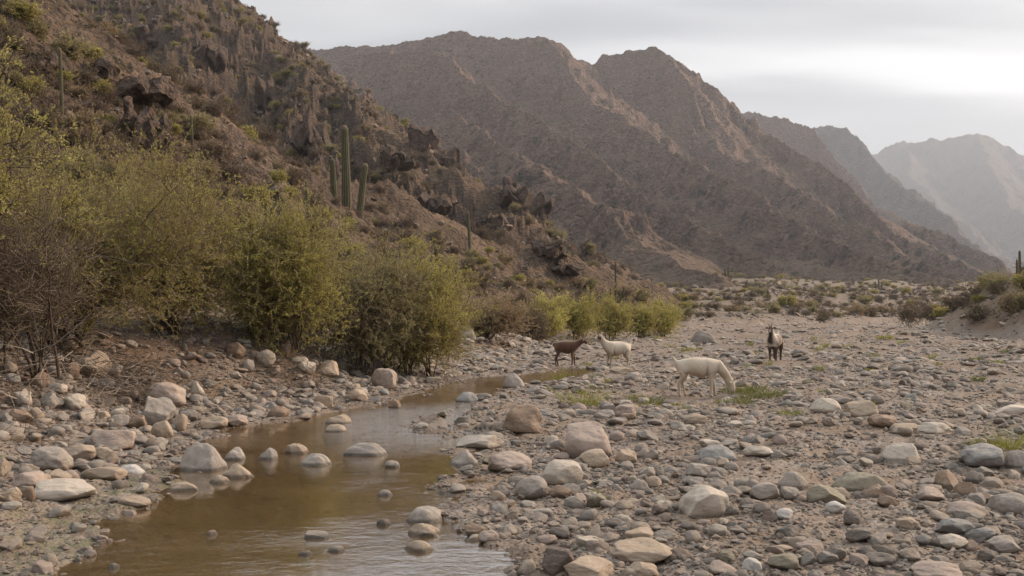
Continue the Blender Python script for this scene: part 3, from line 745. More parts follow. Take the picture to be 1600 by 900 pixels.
for i, (x0, x1, y0, y1, c, lab) in enumerate(ROCKS):
    cx = (x0 + x1) / 2; w_px = x1 - x0; h_px = y1 - y0
    base = hit(cx, y1 - .10 * h_px)
    if base is None: continue
    D0 = base[1]; ppm = F_PX / D0
    tilt = (y1 - HOR) / F_PX                       # how far we look down
    dep = min(w_px * .85, h_px * 1.9) / ppm         # depth of the stone
    wv = w_px / ppm; D = D0 + dep * .42
    hv_ = max(h_px / ppm - dep * tilt * .35, wv * .28) * D / D0
    px = base[0] * D / D0
    gz = float(zg(px, D)); gz = max(gz, -.16)
    hh = hv_ / .80; zc = gz + hv_ - hh / 2
    inwater = gz < WATER_Z
    if inwater: top = WATER_Z + hv_; hh = hv_ * 3.2 + .02; zc = top - hh / 2; wv *= 1.06
    V, Fc = stone_verts(1000 + i * 7, 4 if w_px > 26 else 3, rs.uniform(.4, 1), 2 if inwater else rs.randint(4, 10), rs.uniform(.02, .045))
    o = mesh_obj('boulder' if w_px >= 36 else 'cobble', V, Fc, M_stone, smooth=True)
    cc = CC[c]; j = rs.uniform(1.15, 1.4); o.color = (cc[0] * j, cc[1] * j, cc[2] * j, 1)
    o.scale = (wv / 2 * D / D0, dep / 2, hh / 2); o.location = (px, D, zc)
    o.rotation_euler = (rs.uniform(-.06, .06), rs.uniform(-.07, .07), 0)
    tag(o, lab, 'boulder' if w_px >= 36 else 'stone', 'boulders and cobbles of the riverbed')
    rock_xyz.append((px, D, max(wv, dep) / 2, lab, c))

# prototypes shared by the smaller cobbles and by the gravel
NPROTO = 14
proto_me = []
for k in range(NPROTO):
    V, Fc = stone_verts(300 + k * 13, 2 if k >= 8 else 3, .3 + .05 * k, 8, .05)
    o = mesh_obj('cobble', V, Fc, M_stone, smooth=True, link=False); proto_me.append(o.data); bpy.data.objects.remove(o)
gravel_src = bpy.data.collections.new('gravel_stones'); COL.children.link(gravel_src)
def zone(x, y):
    if x < -2.6 or (y > 17 and x < signed_x(y)): return 'bank'
    return 'bar'
def near_label(x, y):
    best = min(rock_xyz, key=lambda q: (q[0] - x) ** 2 + (q[1] - y) ** 2)
    dx, dy = x - best[0], y - best[1]
    side = ('right of' if dx > 0 else 'left of') if abs(dx) > abs(dy) * .8 else ('behind' if dy > 0 else 'in front of')
    return side, best
def clear_of(x, y, r, lst, k=1.0):
    for q in lst:
        if (q[0] - x) ** 2 + (q[1] - y) ** 2 < ((q[2] + r) * k) ** 2: return False
    return True
placed = list(rock_xyz); cnt = 0; tries = 0; used_labels = {}
AUTO = []
rn = np.random.RandomState(3)
_cy = np.exp(rn.uniform(math.log(7.5), math.log(34), 4000)); _cb = np.arange(4000) % 5 < 2
_py = HOR + CAM_H * F_PX / _cy; _cpx = rn.uniform(0, 1600, 4000)
_tx = np.interp(_cy, [p[1] for p in TOE[1:12]], [p[0] for p in TOE[1:12]])
_cx = np.where(_cb, _tx - rn.uniform(-.3, 4.2, 4000), (_cpx - 800) / F_PX * _cy)
_cz = zg(_cx, _cy); _cpx = _cx / _cy * F_PX + 800; _cpy = HOR + (CAM_H - _cz) * F_PX / _cy
while len(AUTO) < 118 and tries < 3999:
    tries += 1
    px, py = _cpx[tries], _cpy[tries]; p = (_cx[tries], _cy[tries], _cz[tries])
    if not (0 < px < 1600 and py < 900) or p[2] <= WATER_Z + .01 or (px < 760 and py < 560): continue
    wpx = rs.uniform(16, 36) * np.interp(py, (510, 640, 900), (.32, .62, 1.15))
    if px < 700: wpx *= 1.05
    rad = wpx * p[1] / F_PX / 2
    if not clear_of(p[0], p[1], rad, placed, .95): continue
    placed.append((p[0], p[1], rad)); AUTO.append((p, rad))
for i, (p, rad) in enumerate(AUTO):
    o = bpy.data.objects.new('cobble', proto_me[i % NPROTO]); (gravel_src.objects if i < NPROTO else COL.objects).link(o)
    c = rs.choice('TTTGGGPPKKBDUO'); cc = tuple(q * 1.2 for q in CC[c]); o.color = (*cc, 1)
    hgt = rad * rs.uniform(.5, .85); o.scale = (rad, rad * rs.uniform(.7, 1.0), hgt)
    o.location = (p[0], p[1], float(zg(p[0], p[1])) + hgt * .45); o.rotation_euler = (rs.uniform(-.2, .2), rs.uniform(-.2, .2), rs.uniform(0, 6.28))
    side, b = near_label(p[0], p[1]); words = b[3].split()
    short = ' '.join(words[:5]) if len(words) > 5 else b[3]
    while short.split()[-1] in ('of', 'the', 'in', 'on', 'at', 'with', 'a', 'and', 'by', 'to', 'under', 'below', 'beside', 'near', 'high', 'two', 'just', 'right', 'left', 'between', 'toward', 'standing', 'leaning', 'cut', 'half', 'touching', 'tucked', 'over', 'above', 'places', 'lying', 'directly', 'behind', 'against', 'sloping', 'alone', 'from', 'three', 'into', 'low', 'awash', 'breaking', 'ending'):
        short = ' '.join(short.split()[:-1])
    lab = f'{"small" if rad * F_PX / p[1] < 11 else "medium"} {CN[c]} cobble {side} the {short}'
    n = used_labels.get(lab, 0); used_labels[lab] = n + 1
    if n: lab = lab.replace(' cobble ', (' rounded cobble ', ' flat cobble ', ' worn cobble ', ' smooth cobble ')[(n - 1) % 4])
    tag(o, lab, 'cobble', 'small cobbles of the riverbed')
    if i < NPROTO: pass

GOAT_FEET = [(*hit(px, py)[:2], r) for px, py, r in ((1062, 620, .42), (1085, 621, .42), (1108, 621, .42), (1126, 620, .35), (874, 571, .55), (893, 571, .55), (948, 576, .55), (980, 576, .55), (1214, 566, .6))]
# gravel: far too many to count, one object scattering the same stone shapes
def scatter(name, pts, scl, rot, idx, coll, mat, label, cat):
    me = bpy.data.meshes.new(name); me.vertices.add(len(pts)); me.vertices.foreach_set('co', np.asarray(pts, np.float32).ravel())
    for nme, typ, key, arr in (('scl', 'FLOAT_VECTOR', 'vector', scl), ('rot', 'FLOAT_VECTOR', 'vector', rot), ('idx', 'INT', 'value', idx)):
        a = me.attributes.new(nme, typ, 'POINT'); a.data.foreach_set(key, np.asarray(arr, np.int32 if typ == 'INT' else np.float32).ravel())
    me.update(); o = bpy.data.objects.new(name, me); COL.objects.link(o); me.materials.append(mat)
    g = bpy.data.node_groups.new(name + '_scatter', 'GeometryNodeTree')
    g.interface.new_socket('Geometry', in_out='INPUT', socket_type='NodeSocketGeometry'); g.interface.new_socket('Geometry', in_out='OUTPUT', socket_type='NodeSocketGeometry')
    gi = g.nodes.new('NodeGroupInput'); go = g.nodes.new('NodeGroupOutput')
    ci = g.nodes.new('GeometryNodeCollectionInfo'); ci.inputs['Collection'].default_value = coll; ci.inputs['Separate Children'].default_value = True; ci.inputs['Reset Children'].default_value = True
    ip = g.nodes.new('GeometryNodeInstanceOnPoints'); ip.inputs['Pick Instance'].default_value = True
    def na(n, t):
        k = g.nodes.new('GeometryNodeInputNamedAttribute'); k.data_type = t; k.inputs['Name'].default_value = n; return k.outputs['Attribute']
    sm = g.nodes.new('GeometryNodeSetMaterial'); sm.inputs['Material'].default_value = mat
    L = g.links.new
    L(gi.outputs[0], ip.inputs['Points']); L(ci.outputs[0], ip.inputs['Instance']); L(na('idx', 'INT'), ip.inputs['Instance Index'])
    L(na('rot', 'FLOAT_VECTOR'), ip.inputs['Rotation']); L(na('scl', 'FLOAT_VECTOR'), ip.inputs['Scale'])
    L(ip.outputs[0], sm.inputs['Geometry']); L(sm.outputs[0], go.inputs[0])
    md = o.modifiers.new('scatter', 'NODES'); md.node_group = g
    tag(o, label, cat, kind='stuff'); return o
def gravel_points(seed):
    r_ = np.random.RandomState(seed); out = []
    # screen-uniform density: more stones per square metre close by, where each one shows
    N = 235000
    px = r_.uniform(-420, 2020, N); py = 501 + 520 * r_.rand(N) ** 1.15
    dx = (px - 800) / F_PX; kk = CAM_H / ((py - HOR) / F_PX)
    Y = kk * (1 + .02 * r_.randn(N)); X = dx * Y
    NF = 60000; pf = r_.uniform(-260, 1860, NF); qf = 503 + 105 * r_.rand(NF) ** 1.1; kf = CAM_H / ((qf - HOR) / F_PX)
    Y = np.concatenate((Y, kf)); X = np.concatenate((X, (pf - 800) / F_PX * kf))
    # second set for the raised left bank
    N2 = 42000; Y2 = np.exp(r_.uniform(math.log(7), math.log(60), N2)); X2 = np.interp(Y2, [p[1] for p in TOE[1:12]], [p[0] for p in TOE[1:12]]) - np.abs(r_.randn(N2)) * np.interp(Y2, (7, 20, 60), (3.2, 2.6, 3.5))
    X = np.concatenate((X, X2)); Y = np.concatenate((Y, Y2))
    k = (Y < 125) & (Y > 3); X, Y = X[k], Y[k]
    Z = zg(X, Y); t = signed_left(X, Y, TOE)
    w = poly_sd(X, Y, WATER_POLY)
    dens = .66 + .55 * fbm(X * .55, Y * .4, 3, 301) + .25 * fbm(X * 2.2, Y * 1.8, 2, 305)
    dens = np.where(t > 0, .95 - np.clip(t / 9, 0, .75) + .3 * fbm(X * .8, Y * .8, 2, 310), dens)
    dens = np.where(Y < 11, dens * (.45 + .75 * sstep(-.25, .35, fbm(X * .9, Y * .7, 3, 320))), dens)
    dens = np.where(w > 0, .06 + .5 * sstep(.45, .05, w), dens); dens = np.where((w > 0) & (Y > 12.2) & (Y < 16.8) & (X > -2.6), .26 + .5 * fbm(X * 2.5, Y * 1.2, 2, 330), dens); dens = np.where((w > -.55) & (w <= 0) & (X > -1.6) & (Y < 12), dens * .45, dens)
    dens = np.where((X < -2.1) & (Y < 9.3) & (w <= 0), np.where(X < -3.9, .5, .12), dens)
    dens = np.where(t > 14, 0, dens)
    k = r_.rand(len(X)) < dens; X, Y, Z, t, w = X[k], Y[k], Z[k], t[k], w[k]
    n = len(X); spx = 1.2 + r_.pareto(2.3, n) * 1.6            # half size in photo pixels
    spx = np.clip(spx, 1.4, 13) * np.interp(Y, (4, 8, 20, 60), (1.35, 1.15, .78, .60))
    s_ = spx * Y / F_PX; s_ = np.clip(s_, .006, .26)
    s_ = np.where(w > 0, np.minimum(s_, .05), s_)
    fl = r_.uniform(.38, .8, n) * np.interp(Y, (10, 40), (1, .7))
    scl = np.stack((s_ * r_.uniform(.85, 1.35, n), s_ * r_.uniform(.7, 1.05, n), s_ * fl), -1)
    rot = np.stack((r_.normal(0, .18, n), r_.normal(0, .18, n), r_.uniform(0, 6.28, n)), -1)
    idx = r_.randint(0, NPROTO, n)
    # keep clear of the named boulders
    ok = np.ones(n, bool)
    for q in placed + GOAT_FEET: ok &= ((X - q[0]) ** 2 + (Y - q[1]) ** 2) > (q[2] * .78) ** 2
    Z = ground_z(X, Y)
    P_ = np.stack((X, Y, Z + scl[:, 2] * r_.uniform(.1, .6, n)), -1)
    return P_[ok], scl[ok], rot[ok], idx[ok]
gp = gravel_points(11); print('gravel', len(gp[0]))
gravel = scatter('gravel', *gp, gravel_src, M_cobble, 'loose river gravel and pebbles covering the dry bed and banks', 'gravel')
print('stones', round(time.time() - T0, 1))
# ------------------------------------------------------------ outcrops, plants
def rock_face_material():
    s = NT('jagged_outcrop_rock'); co = s.co('Object'); oi = s.n('ShaderNodeObjectInfo')
    n1 = s.noise(co, 1.1, 6, .65); n2 = s.noise(s.co('Object', (1, 1, .35)), 5, 5, .7)
    c = s.mix(s.mr(n1, .3, .7), (.085, .065, .055), (.17, .125, .10)); c = s.mix(s.mr(n2, .3, .55, .6, 0), c, (.04, .032, .028)); c = s.mix(s.mr(n2, .6, .8, 0, .6), c, (.25, .19, .15))
    v = s.vor(co, 2.6, 'DISTANCE_TO_EDGE')
    s.bsdf(c, .95, s.bump(s.math('ADD', s.math('MULTIPLY', n2, .7), s.math('MULTIPLY', s.mr(v, 0, .3), .3)), .35), .15); return s.m
M_crag = rock_face_material()
def crag(px0, px1, py0, py1, seed, label, lean=0.0, n=5):
    """a jagged outcrop: several split slabs fused into one rock"""
    r_ = np.random.RandomState(seed); cx = (px0 + px1) / 2; b = hit(cx, py1 - 4, wat=False)
    if b is None: return
    D = b[1]; W = (px1 - px0) / F_PX * D; H = (py1 - py0) / F_PX * D
    Vs, Fs, o_ = [], [], 0
    for i in range(n):
        V, Fc = stone_verts(seed * 31 + i, 3, -.6, 12, .07); k = (i + .5) / n
        hgt = H * (1.1 if i == 0 else r_.uniform(.55, .95)); xx = (k - .5) * W * .9 if i else -W * .12 + lean * W
        V = V * np.array((W * r_.uniform(.26, .42) * min(1, 4.2 / n), W * r_.uniform(.3, .5) * min(1, 5. / n), hgt * .55)); a = r_.uniform(-.2, .2)
        V[:, 0] += V[:, 2] * a * .6 + xx; V[:, 1] += r_.uniform(-.2, .3) * W; V[:, 2] += hgt * .42
        Vs.append(V); Fs.append(Fc + o_); o_ += len(V)
    V = np.concatenate(Vs); V += (ridged(V[:, 0] * .9 + V[:, 1] * .6, V[:, 2] * .55, 4, seed)[:, None] - .9) * V / (np.linalg.norm(V, axis=1, keepdims=True) + 1e-6) * W * .02; V += (pn3(V * 1.6, seed)[:, None] * .16 + pn3(V * .5, seed + 4)[:, None] * .12) * r_.normal(0, .2, 3) + pn3(V * 2.5, seed + 3)[:, None] * .12
    o = mesh_obj('rock_outcrop', V, np.concatenate(Fs), M_crag); o.location = (b[0], D, b[2] - H * .12)
    tag(o, label, 'rock outcrop', 'dark outcrops on the hillside')
crag(640, 680, 193, 236, 3, 'tall dark rock tooth on the hillside skyline left of the big mountain', -.1, 4)
crag(672, 714, 222, 262, 4, 'stepped dark crag descending right of the tall rock tooth', -.3)
crag(778, 826, 276, 322, 5, 'blunt dark outcrop halfway down the hillside ridge')
crag(822, 862, 302, 344, 6, 'ragged outcrop just right of the blunt dark one')
crag(934, 958, 374, 404, 7, 'pointed black rock at the low end of the hillside ridge', .1, 3)
crag(908, 930, 376, 396, 8, 'small split crag left of the pointed black rock', 0, 3)
crag(168, 258, 150, 232, 9, 'dark cliff-like outcrop on the near slope left of a thin cactus', 0, 10)
crag(46, 84, 70, 112, 10, 'dark boulder-like crag near the top left cacti', 0, 4)
crag(62, 96, 190, 218, 11, 'rounded dark rock in the shade above the left bushes', 0, 3)
crag(828, 880, 372, 402, 13, 'low dark crag left of the split crag', 0, 5)

def leaf_material(name, c1, c2, c3, trans=.25):
    s = NT(name); h = s.attr('hue')
    c = s.ramp(h, [(0, c1), (.55, c2), (1, c3)]); s.bsdf(c, .7, None, .2)
    d = s.t.nodes['Principled BSDF'] if 'Principled BSDF' in s.t.nodes else [n for n in s.t.nodes if n.type == 'BSDF_PRINCIPLED'][0]
    tl = s.n('ShaderNodeBsdfTranslucent'); s.set(tl.inputs['Color'], c); mx = s.n('ShaderNodeMixShader'); mx.inputs[0].default_value = trans
    s.set(mx.inputs[1], d.outputs[0]); s.set(mx.inputs[2], tl.outputs[0]); s.t.links.new(mx.outputs[0], s.out.inputs['Surface']); return s.m
M_leaf = leaf_material('feathery_olive_leaves', (.28, .20, .095), (.36, .33, .105), (.54, .50, .16), .42)
M_leaf2 = leaf_material('grey_green_leaves', (.28, .215, .14), (.33, .30, .15), (.42, .39, .19), .4)
M_leafd = leaf_material('dry_scrub_leaves', (.12, .085, .06), (.19, .145, .095), (.20, .175, .085), .25)
M_grass = leaf_material('fresh_grass', (.20, .18, .06), (.12, .155, .045), (.27, .25, .10), .3)
M_weed = leaf_material('yellow_green_weed', (.20, .19, .04), (.25, .26, .05), (.30, .30, .09), .35)
M_straw = leaf_material('straw_grass', (.25, .18, .11), (.34, .26, .16), (.30, .25, .12), .3)
def bark(name, a, b):
    s = NT(name); n = s.noise(s.co('Object'), 9, 4, .7); s.bsdf(s.mix(s.mr(n, .3, .7), a, b), .9, s.bump(n, .01), .15); return s.m
M_bark = bark('dark_shrub_bark', (.055, .040, .030), (.115, .088, .068)); M_twig = bark('grey_brown_twigs', (.115, .088, .066), (.20, .158, .125)); M_pale = bark('bleached_dead_branch', (.24, .20, .165), (.36, .31, .26))

def tubes(P0, P1, r0, r1, k=3):
    """open prisms along many segments at once"""
    P0, P1 = np.asarray(P0, float), np.asarray(P1, float); n = len(P0); d = P1 - P0; L = np.linalg.norm(d, axis=1, keepdims=True) + 1e-9; d /= L
    ref = np.where(np.abs(d[:, 2:3]) > .9, np.array([[1., 0, 0]]), np.array([[0, 0, 1.]])); a = np.cross(d, ref); a /= np.linalg.norm(a, axis=1, keepdims=True) + 1e-9; b = np.cross(d, a)
    V = np.zeros((n, 2 * k, 3)); r0 = np.broadcast_to(r0, n)[:, None]; r1 = np.broadcast_to(r1, n)[:, None]
    for i in range(k):
        t = 2 * math.pi * i / k; o = a * math.cos(t) + b * math.sin(t); V[:, i] = P0 + o * r0; V[:, k + i] = P1 + o * r1
    base = (np.arange(n) * 2 * k)[:, None]; F = [np.stack((base[:, 0] + i, base[:, 0] + (i + 1) % k, base[:, 0] + k + (i + 1) % k, base[:, 0] + k + i), -1) for i in range(k)]
    return V.reshape(-1, 3), np.concatenate(F)
def leaves(P0, d, L, W, rn):
    n = len(P0); d = d / (np.linalg.norm(d, axis=1, keepdims=True) + 1e-9); s_ = np.cross(d, rn.randn(n, 3)); s_ /= np.linalg.norm(s_, axis=1, keepdims=True) + 1e-9
    L = np.broadcast_to(L, n)[:, None]; W = np.broadcast_to(W, n)[:, None]
    V = np.stack((P0, P0 + d * L * .5 + s_ * W, P0 + d * L, P0 + d * L * .5 - s_ * W), 1).reshape(-1, 3)
    return V, np.arange(4 * n, dtype=np.int32).reshape(n, 4)
def bez(a, b, c, t): return (1 - t) ** 2 * a + 2 * t * (1 - t) * b + t * t * c
def shrub_arrays(bases, C, Rr, rn, n_main=16, n_sub=9, n_tw=5, twl=.45, lpt=12, leaf=(.05, .006), r_main=.022, bare=.1, up=.35, flat=.0):
    """stems arch from the bases to points in an ellipsoid crown, twigs and leaves along them. returns wood segs, twig segs, leaves"""
    C = np.array(C, float); Rr = np.array(Rr, float); S0, S1, q0, q1 = [], [], [], []; T0_, T1_ = [], []; LP, LD = [], []
    tips = []
    for i in range(n_main):
        b = np.array(bases[i % len(bases)], float) + rn.randn(3) * (.08, .08, 0.02)
        v = rn.randn(3); v[2] = abs(v[2]) * .9 - .35; v /= np.linalg.norm(v); e = C + v * Rr * rn.uniform(.55, .9)
        mid = b + (e - b) * np.array((.35, .35, .55)) + rn.randn(3) * Rr * .10
        ts = np.linspace(0, 1, 9); pts = np.array([bez(b, mid, e, t) for t in ts]) + rn.randn(9, 3) * .02 * np.linalg.norm(e - b) * ts[:, None]
        rr_ = r_main * rn.uniform(.6, 1.1) * (1 - .82 * ts)
        for a in range(8): S0.append(pts[a]); S1.append(pts[a + 1]); q0.append(rr_[a]); q1.append(rr_[a + 1])
        for j in range(n_sub):
            t = rn.uniform(.28, 1.0); p = bez(b, mid, e, t); v = rn.randn(3); v[2] += up; v /= np.linalg.norm(v)
            e2 = p + (v * Rr * rn.uniform(.25, .55)) ; w = (e2 - C) / Rr; m = np.linalg.norm(w)
            if m > 1: e2 = C + w / m * Rr * rn.uniform(.85, 1.03)
            md = (p + e2) / 2 + rn.randn(3) * .12 * np.linalg.norm(e2 - p) + np.array((0, 0, .08 * np.linalg.norm(e2 - p)))
            tt = np.linspace(0, 1, 5); pp = np.array([bez(p, md, e2, u) for u in tt]); r1_ = r_main * .30 * (1 - .75 * tt)
            for a in range(4): S0.append(pp[a]); S1.append(pp[a + 1]); q0.append(r1_[a]); q1.append(r1_[a + 1])
            for k in range(n_tw):
                u = rn.uniform(.2, 1); tips.append((bez(p, md, e2, u), e2 - p))
    tp = np.array([a for a, b in tips]); td = np.array([b for a, b in tips]); td /= np.linalg.norm(td, axis=1, keepdims=True) + 1e-9
    d = td * .8 + rn.randn(*tp.shape) * .65; d[:, 2] += up; d /= np.linalg.norm(d, axis=1, keepdims=True)
    L = twl * (rn.uniform(.5, 1.25, len(tp)) + .9 * (rn.rand(len(tp)) > .88))[:, None]; p1 = tp + d * L * .5; d2 = d + rn.randn(*d.shape) * .3; d2[:, 2] += .12; p2 = p1 + d2 / np.linalg.norm(d2, axis=1, keepdims=True) * L * .5
    T0_ = np.concatenate((tp, p1)); T1_ = np.concatenate((p1, p2))
    # side sprigs
    m = len(tp); ns = 3; sp = np.repeat(np.concatenate((tp * .4 + p1 * .6, p1 * .4 + p2 * .6, p2)), 1, 0); sd_ = np.concatenate((d, d2, d2)) * .7 + rn.randn(3 * m, 3) * .55; sd_[:, 2] += .15; sd_ /= np.linalg.norm(sd_, axis=1, keepdims=True)
    se = sp + sd_ * np.concatenate((L, L, L)) * .38; T0_ = np.concatenate((T0_, sp)); T1_ = np.concatenate((T1_, se))
    leafy = rn.rand(len(T0_)) > bare
    A, B = T0_[leafy], T1_[leafy]; A = np.repeat(A, lpt, 0); B = np.repeat(B, lpt, 0); u = rn.rand(len(A), 1); LP = A + (B - A) * u
    LD = (B - A) / (np.linalg.norm(B - A, axis=1, keepdims=True) + 1e-9) + rn.randn(len(A), 3) * .55
    return (np.array(S0), np.array(S1), np.array(q0), np.array(q1)), (T0_, T1_), (LP, LD)
def shrub(px, py, D, crown, depth, seed, label, cat='shrub', name='shrub', bases=((0, 0),), mat=None, twm=None, hue=(.5, .25), nl=None, grp='green shrubs along the left bank', **k):
    """crown = pixel box (x0, x1, y0, y1) at distance D"""
    rn = np.random.RandomState(seed); mat = mat or M_leaf; x0, x1, y0, y1 = crown; s_ = D / F_PX
    bx = (px - 800) * s_; bz = float(zg(bx, D)) - .05
    C = np.array(((x0 + x1) / 2 * s_ - 800 * s_ - bx, 0, CAM_H + (HOR - (y0 + y1) / 2) * s_ - bz)); Rr = np.array(((x1 - x0) / 2 * s_, depth, (y1 - y0) / 2 * s_))
    bs = [((b[0]) * s_, b[1], 0) for b in bases]
    W, T, Lf = shrub_arrays(bs, C, Rr, rn, **k)
    root = empty(name, (bx, D, bz)); tag(root, label, cat, grp)
    v, f = tubes(*W, 5); mesh_obj('branches', v, f, M_bark, root, True)
    v, f = tubes(T[0], T[1], .0055, .0022, 3); mesh_obj('twigs', v, f, twm or M_twig, root)
    lf = k.get('leaf', (.05, .006)); n = len(Lf[0]); v, f = leaves(Lf[0], Lf[1], lf[0] * rn.uniform(.6, 1.3, n), lf[1] * rn.uniform(.7, 1.3, n), rn)
    cl = pn3(Lf[0] * 1.4, seed) * .9; h = np.clip(hue[0] + cl * .5 + rn.randn(n) * hue[1] * .5, 0, 1)
    mesh_obj('foliage', v, f, mat, root, attrs={'hue': ('FACE', h)})
    return root
shrub(85, 512, 14.8, (0, 335, 232, 500), 1.7, 1, 'widest olive-green shrub with arching dark stems above the exposed roots', bases=((0, 0), (20, .3), (-15, .2)), n_main=24, n_sub=11, n_tw=7, twl=.50, lpt=12, bare=.22, hue=(.45, .3), leaf=(.050, .0062))
shrub(255, 500, 17.6, (165, 435, 242, 490), 1.6, 2, 'tall feathery green shrub leaning right, second from the left', bases=((0, 0), (12, .2)), n_main=22, n_sub=11, n_tw=7, twl=.52, lpt=11, bare=.18, hue=(.55, .28), leaf=(.056, .0068))
shrub(440, 512, 19.3, (335, 555, 330, 528), 1.6, 3, 'yellow-green round shrub in front of the tall cactus group', bases=((0, 0), (25, 0), (-30, .2)), n_main=22, n_sub=11, n_tw=8, twl=.52, lpt=11, bare=.14, hue=(.66, .25), leaf=(.060, .0075))
shrub(560, 534, 21.2, (455, 655, 385, 548), 1.5, 4, 'greyish green shrub between two brighter ones on the bank', bases=((0, 0), (30, 0)), mat=M_leaf2, n_main=20, n_sub=10, n_tw=7, twl=.50, lpt=13, bare=.2, hue=(.5, .25), leaf=(.058, .007))
shrub(640, 548, 22.6, (560, 738, 388, 568), 1.6, 5, 'rightmost big green shrub hanging over the stony bank', bases=((0, 0), (-35, .2), (35, 0)), n_main=22, n_sub=11, n_tw=8, twl=.52, lpt=12, bare=.12, hue=(.58, .25), leaf=(.062, .0078))
shrub(-10, 505, 12.6, (-140, 150, 290, 515), 1.3, 6, 'mostly bare brown-grey shrub at the left edge of the bank', bases=((0, 0), (60, .3)), n_main=18, n_sub=10, n_tw=7, twl=.42, lpt=4, bare=.62, hue=(.35, .3), leaf=(.036, .005), mat=M_leaf2)
shrub(-90, 500, 11.2, (-240, 112, 30, 320), 1.2, 7, 'sparse yellow-green tree reaching in from the left edge', cat='tree', name='small_tree', n_main=16, n_sub=8, n_tw=6, twl=.40, lpt=10, bare=.25, hue=(.7, .25), leaf=(.045, .007), r_main=.05, grp='tree at the left edge')
shrub(300, 500, 20.5, (-20, 300, 215, 420), 1.2, 8, 'hazy green shrub behind the widest one', bases=((-120, 0), (-60, .3)), n_main=18, n_sub=10, n_tw=7, twl=.5, lpt=9, bare=.25, hue=(.5, .3), leaf=(.056, .0075))
for q in ((120, 260, 9, 'dark cliff band high on the left slope', 95, 150, 10), (395, 455, 31, 'dark cliff below the skyline left of the tall cacti', 110, 170, 6), (455, 510, 32, 'tall dark buttress behind the tall cacti', 160, 232, 6), (300, 350, 33, 'weathered crag on the upper slope near the top edge', 60, 104, 5),
          (590, 640, 34, 'grey crag left of and below the rock tooth', 226, 262, 5), (640, 700, 35, 'low grey outcrop on the slope above the rightmost big shrub', 300, 332, 6), (742, 800, 36, 'shaded outcrop on the slope left of the blunt dark one', 330, 362, 6), (205, 250, 37, 'dark outcrop at the top of the near slope', 40, 78, 5), (860, 905, 38, 'small dark outcrop above the row of shrubs', 408, 430, 5)):
    crag(q[0], q[1], q[4], q[5], q[2] + 50, q[3], 0, q[6])
# shrubs farther down the stream
far_sh = [(850, 518, 44, (812, 890, 466, 520), 'yellowish shrub at the left end of the row beyond the brown goat', .85, M_leaf), (905, 516, 47, (868, 940, 458, 520), 'tall rounded green shrub behind the two facing goats', .55, M_leaf),
          (955, 518, 50, (915, 988, 462, 522), 'dense green shrub behind the standing white goat', .5, M_leaf), (1000, 516, 54, (975, 1026, 478, 520), 'small green shrub in the gap of the row', .55, M_leaf),
          (1035, 518, 56, (1005, 1062, 474, 524), 'drooping yellow-green shrub ending the row', .75, M_leaf), (760, 508, 33, (722, 812, 474, 520), 'pale straw-coloured bush right after the last big shrub', .5, M_straw),
          (835, 520, 42, (806, 850, 488, 528), 'dull brown bush beside the yellowish shrub', .4, M_leafd),
          (1420, 500, 92, (1384, 1462, 466, 504), 'dark grey-brown bush on the low mound across the gravel', .25, M_leafd), (1458, 494, 88, (1435, 1482, 470, 500), 'brown bush joined to the dark one on the low mound', .5, M_leafd),
          (1530, 478, 72, (1490, 1560, 446, 490), 'dark bush halfway up the right mound', .35, M_leafd), (1570, 462, 68, (1540, 1606, 436, 478), 'olive bush on top of the right mound under the cacti', .5, M_leaf2),
          (1600, 476, 66, (1575, 1650, 452, 490), 'bush at the right edge of the mound', .4, M_leaf2), (1577, 497, 64, (1562, 1592, 484, 500), 'small bright green bush at the foot of the right mound', .9, M_leaf)]
for i, (px, py, D, cr, lab, hu, mt) in enumerate(far_sh):
    s_ = D / F_PX
    shrub(px, py, D, cr, (cr[1] - cr[0]) * s_ * .45, 40 + i, lab, bases=((0, 0), (6, .4), (-8, -.3)), n_main=11, n_sub=7, n_tw=6, twl=.55, lpt=6, bare=.1 if mt in (M_leaf, M_straw) else .45, hue=(hu, .25), mat=mt, leaf=(.13, .016), grp='shrubs lining the far bank')

# dead wood
def brush(name, n, box, D, L, r, mat, seed, label, cat, down=.0, grp=None):
    rn = np.random.RandomState(seed); x0, x1, y0, y1 = box; s_ = D / F_PX; cx = ((x0 + x1) / 2 - 800) * s_
    P0, P1, a0, a1 = [], [], [], []
    for i in range(n):
        x = (rn.uniform(x0, x1) - 800) * s_; y = D + rn.uniform(-1, 1) * .8; z = float(zg(x, y)) + abs(rn.randn()) * (y1 - y0) * s_ * .35
        d = rn.randn(3); d[2] = d[2] * .35 - down; d /= np.linalg.norm(d); p = np.array((x, y, z)); l = L * rn.uniform(.4, 1.3)
        for k in range(4):
            q = p + d * l / 4; P0.append(p); P1.append(q); rr_ = r * rn.uniform(.5, 1.2); a0.append(rr_ * (1 - k * .22)); a1.append(rr_ * (1 - (k + 1) * .22)); p = q; d = d + rn.randn(3) * .25; d /= np.linalg.norm(d)
    P0 = np.array(P0); P1 = np.array(P1); base = np.array((cx, D, float(zg(cx, D)))); v, f = tubes(P0 - base, P1 - base, np.array(a0), np.array(a1), 3)
    o = mesh_obj(name, v, f, mat); o.location = base; tag(o, label, cat, grp); return o
_zg0 = zg
def _zg_near(x, y): return _zg0(x, y)
